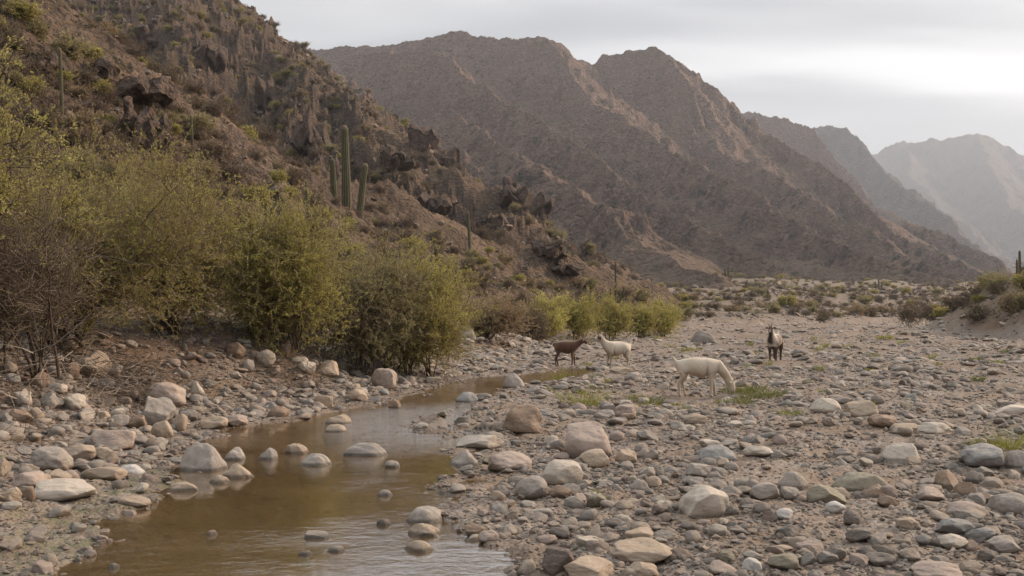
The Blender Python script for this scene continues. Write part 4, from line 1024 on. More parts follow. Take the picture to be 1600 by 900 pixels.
for a in (('brush_pile', 420, (170, 250, 520, 590), 14.6, .5, .006, M_twig, 71, 'brown heap of dead brush spilling down the left bank', 'brush pile'),
          ('exposed_roots', 110, (50, 140, 490, 545), 14.3, .7, .012, M_bark, 72, 'dark exposed roots hanging over the undercut left bank', 'roots', .45),
          ('dead_branches', 60, (125, 200, 420, 530), 14.0, .9, .009, M_pale, 73, 'bleached dead branches drooping in front of the widest shrub', 'dead branch', .3),
          ('dead_branches', 26, (10, 90, 360, 470), 12.4, 1.1, .009, M_pale, 74, 'pale bare branches sticking out of the brown-grey shrub', 'dead branch', -.1),
          ('brush_pile', 180, (400, 520, 510, 545), 18.6, .6, .007, M_twig, 75, 'dead twigs under the yellow-green shrub', 'brush pile')):
    brush(*a)['kind'] = 'stuff'
# twig and leaf litter
rn = np.random.RandomState(8); n = 9000
yy = np.exp(rn.uniform(math.log(10), math.log(30), n)); xx = np.interp(yy, [p[1] for p in TOE[1:12]], [p[0] for p in TOE[1:12]]) - 1.0 - np.abs(rn.randn(n)) * 2.6
z_ = ground_z(xx, yy) + .015; d = rn.randn(n, 3); d[:, 2] *= .25; d /= np.linalg.norm(d, axis=1, keepdims=True); P0 = np.stack((xx, yy, z_), -1)
v, f = tubes(P0, P0 + d * rn.uniform(.06, .28, n)[:, None], .004, .002, 3); o = mesh_obj('twig_litter', v, f, M_twig); tag(o, kind='stuff')

# ------------------------------------------------------------ cacti
def cactus_material():
    s = NT('ribbed_cactus_skin'); co = s.co('Object'); r = s.attr('rib'); n = s.noise(co, 2.5, 4, .6)
    c = s.mix(s.mr(n, .3, .7), (.034, .038, .018), (.066, .063, .032)); c = s.mix(s.math('MULTIPLY', s.math('POWER', r, 3.0), .55), c, (.27, .235, .15))
    c = s.mix(s.mr(s.attr('top'), .93, 1.0, 0, .6), c, (.26, .19, .12)); s.bsdf(c, .7, None, .25); return s.m
M_cact = cactus_material()
def cactus_column(h, r, lean=(0, 0), ribs=13, seed=0, taper=.12):
    rn = np.random.RandomState(seed); nz, na = 26, ribs * 4; zs = np.concatenate((np.linspace(0, h - r * 1.3, nz - 8), h - r * 1.3 * (1 - np.sin(np.linspace(.15, math.pi / 2, 8))))); a = np.linspace(0, 2 * math.pi, na, endpoint=False)
    rib = .5 + .5 * np.cos(a * ribs); Z, A = np.meshgrid(zs, a, indexing='ij'); rad = r * (1 - taper * Z / h) * (1 + .05 * np.sin(Z * 2.3 / r * .12 + seed)) * (.92 + .08 * np.sin(Z / h * 3 + seed))
    cap = np.clip((h - Z) / (r * 1.3), 0, 1); rad = rad * np.sqrt(np.clip(1 - (1 - cap) ** 2, .0004, 1)); RB = np.broadcast_to(rib, Z.shape); q = rad * (.80 + .20 * RB)
    X = q * np.cos(A) + lean[0] * (Z / h) ** 1.4; Y = q * np.sin(A) + lean[1] * (Z / h) ** 1.4; i = np.arange(nz * na).reshape(nz, na); j = np.roll(i, -1, 1)
    F = np.stack((i[:-1], j[:-1], j[1:], i[1:]), -1).reshape(-1, 4); return np.stack((X, Y, Z), -1).reshape(-1, 3), F, RB.ravel(), (Z / h).ravel()
def cactus(px, pyb, pyt, wpx, label, lean=0.0, seed=0, cols=None, D=None, grp='column cacti of the valley', sink=.3):
    b = hit(px, pyb, wat=False) if D is None else ((px - 800) / F_PX * D, D, float(zg((px - 800) / F_PX * D, D)))
    far = b is None or (D is None and px > 985 and px < 1560 and b[1] < 150)
    if far: D = 250.0 if px > 1030 else 160.0; b = ((px - 800) / F_PX * D, D, 0); b = (b[0], D, float(zg(b[0], D)))
    D = b[1]; s_ = D / F_PX; z0 = b[2] - sink; top = z0 + sink + (pyb - pyt) * s_ if far else CAM_H + (HOR - pyt) * s_; h = max(top - z0, wpx * s_); root = empty('column_cactus', (b[0], D, z0)); tag(root, label, 'cactus', grp)
    def col(name, x, y, hh, r, ln, sd):
        V, F, rb, tp = cactus_column(hh, r, ln, 12, sd); V[:, 0] += x; V[:, 1] += y; mesh_obj(name, V, F, M_cact, root, True, {'rib': ('POINT', rb), 'top': ('POINT', tp)})
    col('trunk', 0, 0, h, wpx * s_ / 2, (lean * s_, 0), seed)
    for i, (dx, hh, ww, ln) in enumerate(cols or []): col('arm', dx * s_, (.1 if i % 2 else -.15) * wpx * s_, h * hh, ww * s_ / 2, (ln * s_, 0), seed + i + 1)
    return root
CD = 62
cactus(541, 378, 194, 15, 'tallest ribbed column cactus in the group above the bushes', -4, 1, D=CD)
cactus(521, 362, 246, 12, 'thinner column cactus left of the tallest one', -3, 2, D=CD + .8)
cactus(560, 390, 254, 13.5, 'slightly leaning column cactus right of the tallest one', 10, 3, D=CD - 1)
cactus(512, 356, 326, 9, 'short stubby cactus at the left foot of the group', -1, 4, D=CD - .5)
cactus(480, 335, 280, 4.5, 'slender lone cactus left of the tall group', -2, 5)
cactus(734, 394, 330, 5, 'slender cactus standing alone on the slope right of the tall group', -3, 6)
cactus(97, 190, 72, 6, 'tall thin cactus on the upper left slope', -5, 7)
cactus(117, 98, 52, 6.5, 'dark cactus above the dark crag at upper left', -3, 8)
cactus(301, 246, 178, 5, 'thin cactus beside the dark cliff-like outcrop', -3, 9)
cactus(1003, 432, 392, 4, 'twin-stemmed cactus at the end of the hillside, left one', 0, 10, [(4, .7, 3.2, 1)])
cactus(1018, 434, 396, 3.6, 'many-stemmed cactus at the end of the hillside, right one', 0, 11, [(-3.6, .72, 3, -1), (3.4, .8, 3, 1), (6, .55, 2.6, 1)])
cactus(962, 468, 408, 3.4, 'candelabra cactus above the row of green shrubs', 0, 12, [(-6, .6, 3, -2), (-10, .45, 2.8, -2), (6, .5, 3, 2), (11, .6, 3, 2), (14, .4, 2.6, 2)], D=75)
cactus(1138, 431, 415, 3, 'small branched cactus on the far terrace', 0, 13, [(-4, .8, 2.6, -3), (4, .9, 2.6, 3)])
cactus(1594, 438, 391, 4.6, 'taller cactus on the right mound', 0, 14, D=66)
cactus(1589.5, 440, 405, 3.6, 'shorter cactus touching the taller one on the right mound', 0, 15, D=66.5)
cactus(1373, 452, 436, 2.6, 'tiny forked cactus left of centre on the far terrace', 0, 16, [(-4, .8, 2.4, -2), (4, .7, 2.4, 2)])
cactus(1200, 470, 452, 2.6, 'dark slim cactus on the terrace right of the hillside', 0, 17, [(2.5, .6, 2.2, 1)])

# agave beside the candelabra cactus
def agave(px, py, D, R_, label, seed):
    rn = np.random.RandomState(seed); n = 42; s_ = D / F_PX; x = (px - 800) * s_; P0 = np.zeros((n, 3)); a = rn.rand(n) * 6.28; e = rn.uniform(.25, 1.4, n)
    d = np.stack((np.cos(a) * np.cos(e), np.sin(a) * np.cos(e), np.sin(e)), -1); v, f = leaves(P0, d, R_ * s_ * rn.uniform(.8, 1.1, n), R_ * s_ * .06, rn)
    o = mesh_obj('agave', v, f, M_leaf2, attrs={'hue': ('FACE', rn.rand(n))}); o.location = (x, D, float(zg(x, D))); tag(o, label, 'agave')
agave(925, 466, 68, 24, 'spiky green agave rosette left of the candelabra cactus', 1)

# ------------------------------------------------------------ small scrub: real copies of a few bushes
def scrub_proto(seed, mat, lpt, bare, hue, n=7, flat=.75, leaf=(.17, .022), sub=6, tw=5):
    rn = np.random.RandomState(seed); W, T, Lf = shrub_arrays([(0, 0, -.05)], (0, 0, .55 * flat), (.95, .95, .6 * flat), rn, n_main=n, n_sub=sub, n_tw=tw, twl=.34, lpt=lpt, leaf=leaf, r_main=.03, bare=bare)
    v1, f1 = tubes(*W, 3); v2, f2 = tubes(T[0], T[1], .010, .005, 3); nl = len(Lf[0]); v3, f3 = leaves(Lf[0], Lf[1], leaf[0] * rn.uniform(.6, 1.2, nl), leaf[1] * rn.uniform(.7, 1.3, nl), rn)
    F = np.concatenate((f1, f2 + len(v1), f3 + len(v1) + len(v2))); V = np.concatenate((v1, v2, v3)); m = np.concatenate((np.zeros(len(f1) + len(f2)), np.ones(len(f3))))
    h = np.clip(hue + .25 * rn.randn(len(F)), 0, 1)
    o = mesh_obj('scrub_bush', V, F, mats=[M_twig, mat], mi=m, attrs={'hue': ('FACE', h)}, link=False); me = o.data; bpy.data.objects.remove(o); return me
S_dry = [scrub_proto(401, M_leafd, 2, .45, .3), scrub_proto(402, M_leafd, 2, .3, .6, 8), scrub_proto(403, M_leafd, 1, .8, .2, 9, 1.0)]
S_green = [scrub_proto(411, M_leaf2, 4, .15, .5, 8, .9), scrub_proto(412, M_leaf, 4, .15, .55, 8, .8)]
S_straw = [scrub_proto(421, M_straw, 4, .1, .5, 7, .6)]
rn = np.random.RandomState(77); N = 50000
Yc = np.exp(rn.uniform(math.log(24), math.log(480), N)); Xc = (rn.uniform(-60, 1660, N) - 800) / F_PX * Yc
Zc = zg(Xc, Yc); Hc = hill_z(Xc, Yc); tc_ = signed_left(Xc, Yc, TOE)
pxc = Xc / Yc * F_PX + 800; pyc = HOR + (CAM_H - Zc) * F_PX / Yc
# visibility: compare with the highest land nearer the camera along the same line of sight
vis = np.ones(N, bool)
for fr_ in np.linspace(.15, .97, 13):
    zz_ = zg(Xc * fr_, Yc * fr_); vis &= (zz_ - CAM_H) / fr_ < (Zc + .6 - CAM_H) + .05
ok = vis & ((tc_ > 3.0) | ((Zc > .9) & (Yc > 50))) & (pyc > 0) & (pxc > -40) & (pxc < 1640)
ok &= rn.rand(N) < (.45 + 1.1 * fbm(Xc * .06, Yc * .06, 3, 420))
ok &= ~((pxc < 730) & (Yc < 34))
cand = np.nonzero(ok)[0]; taken = []; tot = {'h': 0, 't': 0, 'b': 0}; extra = []
for i in cand:
    hillside = Hc[i] > ground_z(Xc[i], Yc[i], False) - .05 if False else (Hc[i] >= Zc[i] - 1e-6)
    steep = Yc[i] > 125 and hillside
    size = rn.uniform(.55, 1.35) * (1.25 if Yc[i] > 110 else 1.0) * (1.0 if Yc[i] > 60 else .85)
    r_px = size * F_PX / Yc[i]
    if any(abs(pxc[i] - q[0]) < (r_px + q[2]) * .55 and abs(pyc[i] - q[1]) < (r_px + q[2]) * .28 for q in taken): continue
    taken.append((pxc[i], pyc[i], r_px)); key = 'h' if hillside else ('t' if pxc[i] > 900 else 'b')
    lim = {'h': 170, 't': 105, 'b': 20}[key]
    if tot[key] >= lim: extra.append((i, size)); continue
    tot[key] += 1; u = rn.rand()
    if key == 'h': me = S_dry[rn.randint(3)] if u < .74 else (S_straw[0] if u < .93 else S_green[rn.randint(2)])
    else: me = S_dry[rn.randint(3)] if u < .50 else (S_straw[0] if u < .80 else S_green[rn.randint(2)])
    o = bpy.data.objects.new('scrub_bush', me); COL.objects.link(o); o.location = (Xc[i], Yc[i], Zc[i] - .05); o.scale = (size, size, size * rn.uniform(.8, 1.25)); o.rotation_euler = (0, 0, rn.uniform(0, 6.28))
    kind = 'dry brown' if me in S_dry else ('straw-coloured' if me in S_straw else 'dull green')
    col9 = int(pxc[i] // 160); where = ('on the slope at far left', 'on the slope above the widest shrub', 'on the slope above the leaning shrub', 'on the slope around the tall cacti', 'on the slope right of the tall cacti',
             'on the lower slope above the goats', 'on the foot of the hillside', 'on the terrace', 'on the terrace toward the mound', 'near the right mound')[min(max(col9, 0), 9)]
    if key == 't': where = {5: 'on the terrace beyond the standing white goat', 6: 'on the terrace above the grazing goat', 7: 'on the terrace behind the spotted goat', 8: 'on the terrace left of the right mound', 9: 'by the right mound'}.get(col9, 'on the terrace')
    tag(o, f'{"large" if r_px > 17 else ("small" if r_px < 9 else "medium")} {kind} scrub bush {where}' + (', high up' if pyc[i] < 200 else ''), 'bush', 'scrub bushes dotting the slopes')
for k in range(60):        # scrub on the right mound
    y = rn.uniform(54, 80); x = rn.uniform(.455, .60) * y; zz_ = float(ground_z(x, y, False))
    if zz_ < 1.0: continue
    sz = rn.uniform(.45, 1.0); me = (S_dry + S_dry + S_green)[rn.randint(8)]; o = bpy.data.objects.new('scrub_bush', me); COL.objects.link(o); o.location = (x, y, zz_ - .05); o.scale = (sz, sz, sz); o.rotation_euler = (0, 0, rn.uniform(0, 6.28))
    tag(o, ('dry brown' if me in S_dry else 'dull green') + ' scrub bush on the side of the right mound', 'bush', 'scrub bushes dotting the slopes')
print('scrub', tot, len(extra))
# the remaining tiny ones, too many to count, as one scattered mass
scrub_src = bpy.data.collections.new('scrub_sources'); COL.children.link(scrub_src)
_l = [o for o in COL.objects if o.name.startswith('scrub_bush')]
for me in S_dry + S_green + S_straw:
    for o in _l:
        if o.data == me: COL.objects.unlink(o); scrub_src.objects.link(o); break
ei = np.array([e[0] for e in extra[:7000]], int); es = np.array([e[1] for e in extra[:7000]])
def scatter_keep(name, coll, pts, scl, rot, idx, label, cat, mat):
    o = scatter(name, pts, scl, rot, idx, coll, mat, label, cat); g = o.modifiers[0].node_group
    sm = [n for n in g.nodes if n.type == 'SET_MATERIAL'][0]; src = sm.inputs['Geometry'].links[0].from_socket; go = [n for n in g.nodes if n.type == 'GROUP_OUTPUT'][0]
    g.links.new(src, go.inputs[0]); return o
if len(ei):
    scatter_keep('scrub', scrub_src, np.stack((Xc[ei], Yc[ei], Zc[ei] - .05), -1), np.stack((es, es, es * .9), -1), np.stack((es * 0, es * 0, rn.uniform(0, 6.28, len(ei))), -1), rn.choice(len(scrub_src.objects), len(ei), p=[.25, .22, .22, .07, .06, .18]), 'countless small dry bushes over the far slopes', 'scrub', M_leafd)

# loose angular rocks over the slopes (one mass), a few big ones apart
rk_src = bpy.data.collections.new('slope_rocks'); COL.children.link(rk_src)
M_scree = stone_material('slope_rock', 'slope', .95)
spots = [(150, 130), (430, 300), (600, 330), (690, 350), (820, 420), (900, 430), (1100, 480), (1230, 480)]
names = ['pale rock on the near slope left of the dark outcrop', 'rock on the slope left of the tall cactus group', 'rock on the slope right of the tall cactus group', 'rock beside the lone slender cactus', 'rock above the row of green shrubs', 'rock on the slope left of the agave', 'rock on the terrace above the grazing goat', 'rock on the terrace behind the spotted goat']
for k, (q, nm) in enumerate(zip(spots, names)):
    V, Fc = stone_verts(900 + k, 2, -.4, 11, .08); b = hit(*q, wat=False)
    o = mesh_obj('slope_rock', V, Fc, M_scree); COL.objects.unlink(o); rk_src.objects.link(o); o.scale = (.36, .3, .25); o.location = (b[0], b[1], b[2] + .1); tag(o, 'angular ' + nm, 'rock', 'loose rocks on the slopes')
N = 80000; Ys = np.exp(rn.uniform(math.log(22), math.log(330), N)); Xs = (rn.uniform(-250, 1700, N) - 800) / F_PX * Ys; ts = signed_left(Xs, Ys, TOE); Zs = zg(Xs, Ys)
k = ((ts > 5) | ((Zs > .9) & (Ys > 45))) & (rn.rand(N) < .40 + .9 * fbm(Xs * .09, Ys * .09, 4, 440)); Xs, Ys, Zs = Xs[k], Ys[k], Zs[k]; n = len(Xs)
ss = np.clip((.9 + np.minimum(rn.pareto(2.2, n) * .9, 4.5)) * Ys / F_PX * 1.15, .05, 1.6)
scatter('scree', np.stack((Xs, Ys, Zs + ss * .15), -1), np.stack((ss * rn.uniform(.8, 1.5, n), ss * rn.uniform(.7, 1.2, n), ss * rn.uniform(.4, 1.0, n)), -1), np.stack((rn.normal(0, .3, n), rn.normal(0, .3, n), rn.uniform(0, 6.28, n)), -1), rn.randint(0, 8, n), rk_src, M_scree, 'broken rocks littering the dry slopes and terrace', 'scree')
print('plants', round(time.time() - T0, 1))
# ------------------------------------------------------------ grass and weeds on the gravel
def tuft(px, py, wpx, hpx, n, mat, name, label, cat, grp, seed, spread=1.0):
    rn = np.random.RandomState(seed); n = int(n * (.55 if n > 140 else 1)); b = hit(px, py); s_ = b[1] / F_PX; W = wpx * s_ / 2; H = hpx * s_
    a = rn.rand(n) * 6.28; r = W * rn.rand(n) ** .8 * 1.1; x = r * np.cos(a); y = r * np.sin(a) * .8
    P0 = np.stack((x, y, ground_z(b[0] + x, b[1] + y) - b[2]), -1); d = np.stack((np.cos(a) * .45 * spread, np.sin(a) * .45 * spread, np.full(n, 1.0)), -1) + rn.randn(n, 3) * .28
    d /= np.linalg.norm(d, axis=1, keepdims=True); L = H * rn.uniform(.35, 1.1, n); w = max(.0035, .5 * s_) * rn.uniform(.5, 1.1, n)
    P1 = P0 + d * (L * .6)[:, None]; V1, F1 = leaves(P0, d, L * .8, w, rn); d2 = d + np.stack((np.cos(a), np.sin(a), -.5 + 0 * a), -1) * .5; V2, F2 = leaves(P1, d2, L * .5, w * .8, rn)
    V = np.concatenate((V1, V2)); F = np.concatenate((F1, F2 + len(V1))); o = mesh_obj(name, V, F, mat, attrs={'hue': ('FACE', rn.rand(len(F)))}); o.location = b; tag(o, label, cat, grp)
G1 = 'green grass patches on the gravel'; G2 = 'weeds sprouting from the gravel'
tuft(1162, 614, 62, 13, 900, M_grass, 'grass_tuft', 'thick green grass patch at the muzzle of the grazing goat', 'grass', G1, 1)
tuft(1195, 621, 70, 15, 800, M_grass, 'grass_tuft', 'green grass patch right of the grazing goat', 'grass', G1, 2)
tuft(1150, 628, 60, 13, 600, M_grass, 'grass_tuft', 'nearer green grass below the muzzle of the grazing goat', 'grass', G1, 3)
tuft(1010, 626, 58, 14, 650, M_grass, 'grass_tuft', 'green grass patch left of the grazing goat', 'grass', G1, 4)
tuft(1055, 634, 60, 7, 250, M_weed, 'grass_tuft', 'thin yellow grass under the grazing goat', 'grass', G1, 5)
tuft(1075, 548, 40, 8, 220, M_weed, 'grass_tuft', 'yellow grass in front of the broad grey boulder', 'grass', G1, 6)
tuft(1320, 543, 24, 7, 150, M_weed, 'grass_tuft', 'low grass tuft right of the spotted goat', 'grass', G1, 7)
tuft(1383, 530, 26, 8, 130, M_weed, 'grass_tuft', 'yellow grass on the far gravel', 'grass', G1, 8)
tuft(1573, 550, 18, 7, 150, M_grass, 'grass_tuft', 'small green tuft at the far right gravel', 'grass', G1, 9)
tuft(1524, 564, 18, 7, 140, M_grass, 'grass_tuft', 'green tuft, middle of three at the far right', 'grass', G1, 10)
tuft(1558, 570, 14, 8, 120, M_weed, 'grass_tuft', 'yellow-green tuft, nearest of three at the far right', 'grass', G1, 11)
tuft(1528, 596, 18, 12, 180, M_grass, 'grass_tuft', 'grey-green tuft beside the small lone grey stone', 'grass', G1, 12)
tuft(908, 634, 52, 46, 130, M_weed, 'weed', 'tall wispy yellow-green weed between stream and grazing goat', 'weed', G2, 13, 1.6)
tuft(930, 636, 30, 22, 60, M_weed, 'weed', 'low weed beside the tall wispy one', 'weed', G2, 14, 1.6)
tuft(872, 596, 12, 18, 60, M_weed, 'weed', 'small weed at the end of the side puddle', 'weed', G2, 15)
tuft(1580, 706, 40, 50, 130, M_weed, 'weed', 'tall yellow-green weed at the right edge above the blue-grey boulder', 'weed', G2, 16, 1.5)
tuft(1545, 700, 60, 20, 120, M_weed, 'weed', 'spreading low weed left of the tall one at the right edge', 'weed', G2, 17, 2)
tuft(1233, 650, 34, 20, 70, M_weed, 'weed', 'sparse weed left of the pale beige domed boulder', 'weed', G2, 18, 1.6)
tuft(941, 784, 10, 12, 50, M_weed, 'weed', 'tiny green weed on the olive-grey cobble', 'weed', G2, 19)
tuft(932, 772, 26, 8, 60, M_weed, 'weed', 'small mossy weed behind the olive-grey cobble', 'weed', G2, 20)
rq = random.Random(9)
for i in range(34):
    px = rq.uniform(890, 1560); py = rq.uniform(530, 640)
    if 1040 < px < 1150 and 560 < py < 625: continue
    b = hit(px, py); _, nb = near_label(b[0], b[1]); ww = nb[3].split()
    tuft(px, py, rq.uniform(8, 18), rq.uniform(5, 12), 45, M_weed, 'weed', f'{("tiny", "little", "small")[i % 3]} {("yellow-green", "pale green", "yellowish")[i // 3 % 3]} sprig on the gravel ' + ('beyond' if b[1] > nb[1] else 'nearer than') + ' the ' + ' '.join(ww[:4]).rstrip(',') if False else f'{("tiny", "little", "small")[i % 3]} yellow-green sprig on the gravel {"left of the goats" if px < 1000 else ("around the grazing goat" if px < 1200 else "right of the spotted goat")}', 'weed', G2, 100 + i)

# ------------------------------------------------------------ goats
def coat(name):
    s = NT(name); co = s.co('Object'); n = s.noise(s.co('Object', (1, 1, .5)), 22, 4, .7); at = s.n('ShaderNodeAttribute'); at.attribute_name = 'coat'
    c = s.mix(s.mr(n, .35, .65, 0, .30), at.outputs['Color'], s.mix(.55, at.outputs['Color'], (.12, .085, .06)))
    b = s.bsdf(c, .75, s.bump(s.noise(s.co('Object', (1, 1, .25)), 60, 3), .006), .2); b.inputs['Sheen Weight'].default_value = .45; b.inputs['Sheen Roughness'].default_value = .4; return s.m
M_coat = coat('short_goat_hair'); s = NT('goat_horn'); s.bsdf((.10, .075, .055), .5); M_horn = s.m; s = NT('goat_eye'); s.bsdf((.012, .01, .01), .2, None, .6); M_eye = s.m
def goat(loc, rz, size, label, neck, legs, col, tail=((-.455, 0, .70), (-.50, 0, .78)), ears=None, horns=.06, body=1.0, belly=1.0, hornr=.011, fat=.92):
    """neck: points from the withers to the muzzle (last is the nose); legs: x offsets of the four feet"""
    V, E, Rd = [], [], []
    def add(p, r, par=None):
        V.append(p); Rd.append(r if isinstance(r, tuple) else (r, r))
        if par is not None: E.append((par, len(V) - 1))
        return len(V) - 1
    pel = add((-.30, 0, .585), (.112, .128)); rump = add((-.405, 0, .575), (.080, .095), pel); lo = add((-.17, 0, .565), (.125 * belly, .135), pel); be = add((-.03, 0, .535), (.150 * belly, .158), lo)
    ch = add((.12, 0, .53), (.140, .158), be); sh = add((.245, 0, .555), (.112, .145), ch)
    p = add(neck[0][0], neck[0][1], sh)
    for q, r in neck[1:]: p = add(q, r, p)
    if tail: t = add((-.44, 0, .64), .026, rump); t = add(tail[0], .022, t); add(tail[1], .014, t)
    for s_ in (1, -1):      # rear leg: stifle forward, hock back
        f = legs[0] if s_ > 0 else legs[1]
        a = add((-.315, .070 * s_, .47), (.060, .088), pel); a = add((-.285 + f * .25, .088 * s_, .375), (.044, .062), a); a = add((-.375 + f * .6, .088 * s_, .265), .026, a)
        a = add((-.352 + f * .85, .088 * s_, .13), .0175, a); a = add((-.345 + f, .088 * s_, .045), .0185, a); add((-.325 + f, .088 * s_, .012), .020, a)
        f = legs[2] if s_ > 0 else legs[3]
        a = add((.215, .075 * s_, .44), (.046, .066), sh); a = add((.195 + f * .2, .080 * s_, .345), (.034, .042), a); a = add((.215 + f * .55, .080 * s_, .225), .0235, a)
        a = add((.212 + f * .85, .080 * s_, .10), .0165, a); a = add((.214 + f, .080 * s_, .042), .0185, a); add((.232 + f, .080 * s_, .012), .020, a)
    me = bpy.data.meshes.new('goat'); me.from_pydata([tuple(v) for v in V], E, []); o = bpy.data.objects.new('goat_tmp', me); COL.objects.link(o)
    md = o.modifiers.new('Skin', 'SKIN'); md.use_smooth_shade = True; sv = me.skin_vertices[0].data
    for i, r in enumerate(Rd): k = 1.28 if max(r) > .07 else 1.42; sv[i].radius = (r[0] * k, r[1] * k)
    for i in range(len(V)): sv[i].use_root = (i == 0)
    sb = o.modifiers.new('Sub', 'SUBSURF'); sb.levels = 2; sb.render_levels = 2
    dg = bpy.context.evaluated_depsgraph_get(); nm = bpy.data.meshes.new_from_object(o.evaluated_get(dg)); bpy.data.objects.remove(o)
    n = len(nm.vertices); co = np.zeros(n * 3, np.float32); nm.vertices.foreach_get('co', co); co = co.reshape(-1, 3)
    c = np.ones((n, 4), np.float32); c[:, :3] = col(co); hoof = co[:, 2] < .03; c[hoof, :3] = (.05, .04, .035)
    at = nm.color_attributes.new('coat', 'FLOAT_COLOR', 'POINT'); at.data.foreach_set('color', c.ravel())
    nm.materials.clear(); nm.materials.append(M_coat); nm.name = 'goat'; nm.polygons.foreach_set('use_smooth', np.ones(len(nm.polygons), bool))
    g = bpy.data.objects.new('goat', nm); COL.objects.link(g); g.location = loc; g.rotation_euler = (0, 0, rz); g.scale = (size * fat, size * 1.06, size); tag(g, label, 'goat', 'goats on the gravel bar')
    # head frame
    poll = np.array(neck[-3][0], float); nose = np.array(neck[-1][0], float); fw = nose - poll; fw /= np.linalg.norm(fw); side = np.cross((0, 0, 1.0), fw); side /= np.linalg.norm(side) + 1e-9; up = np.cross(fw, side)
    ec = col(np.array([poll]))[0] if ears is None else ears
    for s_ in (1, -1):
        b = poll + side * s_ * .042 + up * .02; tip = b + side * s_ * .115 + up * -.035 - fw * .02; nrm = fw
        w = fw * .022; mid_ = (b + tip) / 2 + up * .014; ev = [b - w * .6, b + w * .6, mid_ + w * 1.25, tip, mid_ - w * 1.25]; ev2 = [q - up * .008 + fw * .004 for q in ev]
        F5 = [(0, 1, 2, 3, 4), (9, 8, 7, 6, 5)] + [(i, 5 + i, 5 + (i + 1) % 5, (i + 1) % 5) for i in range(5)]
        em = bpy.data.meshes.new('ear'); em.from_pydata([tuple(q) for q in ev + ev2], [], F5); ea = em.color_attributes.new('coat', 'FLOAT_COLOR', 'POINT'); ea.data.foreach_set('color', np.array([(*ec, 1)] * 10, np.float32).ravel()); em.materials.append(M_coat)
        eo = bpy.data.objects.new('ear', em); COL.objects.link(eo); eo.parent = g
        if horns:
            hp = [poll + side * s_ * .020 + up * .045, poll + side * s_ * .028 + up * (.045 + horns * .6) - fw * .02, poll + side * s_ * (.03 + horns * .35) + up * (.04 + horns) - fw * (.03 + horns * .5)]
            v, f = tubes(hp[:-1], hp[1:], np.array((hornr, hornr * .75)), np.array((hornr * .75, .003)), 6); mesh_obj('horn', v, f, M_horn, g, True)
        ep = poll + fw * .075 + side * s_ * .040 + up * .018; v, f = ico(1); mesh_obj('eye', v * .0095 + ep, f, M_eye, g, True)
    return g
def neckline(pts, rad): return [(p, r) for p, r in zip(pts, rad)]
up_neck = neckline([(.35, 0, .645), (.43, 0, .735), (.49, 0, .815), (.535, 0, .845), (.60, 0, .805), (.665, 0, .760)], [(.070, .095), (.050, .068), (.045, .056), (.048, .055), (.037, .042), (.024, .027)])
mid_neck = neckline([(.35, 0, .625), (.44, 0, .675), (.52, 0, .725), (.575, 0, .735), (.635, 0, .690), (.690, 0, .640)], [(.070, .092), (.048, .064), (.043, .053), (.047, .053), (.036, .040), (.023, .026)])
low_neck = neckline([(.340, 0, .565), (.430, 0, .455), (.500, 0, .345), (.545, 0, .275), (.575, 0, .180), (.590, 0, .095)], [(.070, .094), (.052, .072), (.044, .056), (.052, .058), (.044, .050), (.031, .036)])
white = np.array((.56, .49, .40)); cream = np.array((.36, .27, .18))
def c_white(co): k = sstep(.48, .12, co[:, 2])[:, None] * .35 + np.clip(pn3(co * 4, 3)[:, None] * .6 + .15, 0, .6) + sstep(.50, .40, co[:, 2])[:, None] * sstep(.30, .42, co[:, 2])[:, None] * .35; k = np.clip(k, 0, 1); return white * (1 - k) + cream * k  # patchy dirt and dirtier legs, plus belly shading put into the coat colour
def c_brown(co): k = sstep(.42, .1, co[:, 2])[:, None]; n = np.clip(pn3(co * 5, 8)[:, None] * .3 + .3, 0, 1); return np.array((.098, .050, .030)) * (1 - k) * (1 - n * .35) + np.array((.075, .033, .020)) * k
def c_face(co):
    c = c_white(co); e = ((co[:, 0] > .50) & (co[:, 0] < .60) & (co[:, 2] > .74)); k = sstep(.03, .045, np.abs(co[:, 1])) * e; return c * (1 - k[:, None] * .8)
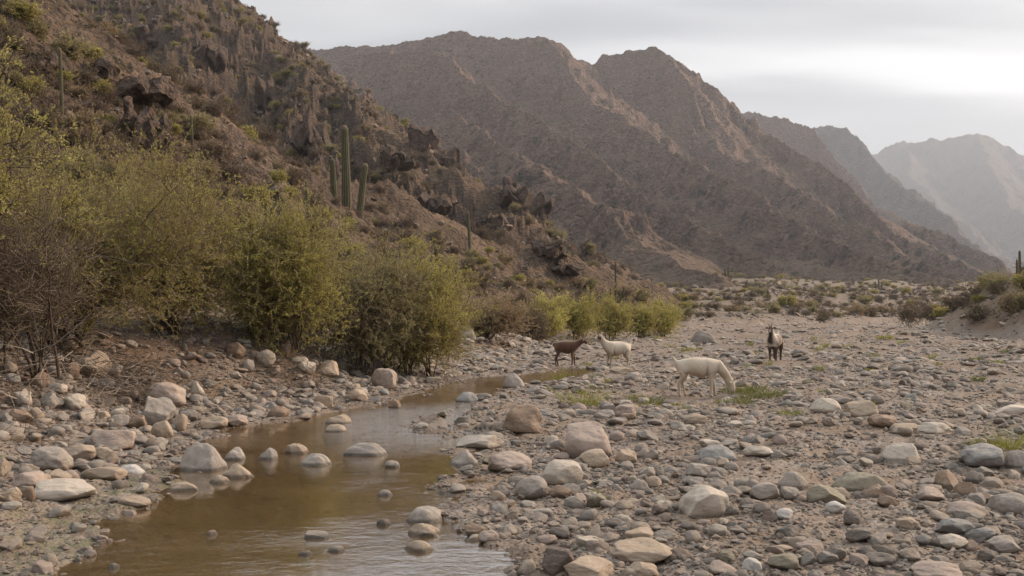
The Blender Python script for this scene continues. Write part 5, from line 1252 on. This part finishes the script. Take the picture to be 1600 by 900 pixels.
def c_spot(co):
    x, y, z = co[:, 0], co[:, 1], co[:, 2]; w = np.array((.62, .56, .48)); b = np.array((.13, .060, .030)); k = np.array((.035, .024, .020)); c = np.tile(w, (len(co), 1))
    n = pn3(co * 3.0, 31) * .25; hind = sstep(-.02, -.12, x + n * .5) * sstep(.60, .54, z + n * .3 * 0 - .05 * 0 + n * .2); flank = sstep(.06, .11, np.abs(y) + n * .2) * sstep(.32, .2, x)
    m = np.clip(np.maximum(hind, flank * .9), 0, 1)[:, None]; c = c * (1 - m) + b * m
    nk = sstep(.26, .33, x)[:, None] * sstep(-.06, -.01, -y + n * .2 + .0)[:, None]; c = c * (1 - nk) + k * nk; hd = sstep(.46, .49, x)[:, None]; c = c * (1 - hd) + np.array((.10, .055, .035)) * hd
    bl = (sstep(.545, .57, x) * sstep(.022, .012, np.abs(y)))[:, None]; c = c * (1 - bl) + w * .8 * bl; lg = sstep(.42, .34, z)[:, None]; c = c * (1 - lg) + (k * .8 + b * .25) * lg; return c
def gplace(px, py):
    b = hit(px, py); return (b[0], b[1], float(zg(b[0], b[1])) - .005), b[1] / F_PX
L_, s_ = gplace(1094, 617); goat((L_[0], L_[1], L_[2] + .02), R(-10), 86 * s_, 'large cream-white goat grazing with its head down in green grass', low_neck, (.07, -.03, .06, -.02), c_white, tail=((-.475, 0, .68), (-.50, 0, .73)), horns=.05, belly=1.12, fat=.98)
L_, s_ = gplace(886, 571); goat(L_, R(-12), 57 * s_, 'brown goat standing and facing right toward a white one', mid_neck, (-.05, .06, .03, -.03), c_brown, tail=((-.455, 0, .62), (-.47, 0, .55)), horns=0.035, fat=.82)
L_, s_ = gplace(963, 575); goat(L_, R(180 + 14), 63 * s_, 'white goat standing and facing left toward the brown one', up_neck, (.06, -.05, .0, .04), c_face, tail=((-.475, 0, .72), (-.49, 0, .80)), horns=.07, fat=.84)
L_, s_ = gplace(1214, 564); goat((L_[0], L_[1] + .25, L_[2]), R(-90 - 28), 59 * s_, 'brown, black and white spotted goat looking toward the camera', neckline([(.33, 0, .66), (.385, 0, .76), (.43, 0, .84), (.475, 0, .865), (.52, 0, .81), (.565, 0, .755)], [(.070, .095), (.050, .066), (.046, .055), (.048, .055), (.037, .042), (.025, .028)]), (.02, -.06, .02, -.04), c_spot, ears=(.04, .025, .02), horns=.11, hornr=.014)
print('all', round(time.time() - T0, 1))
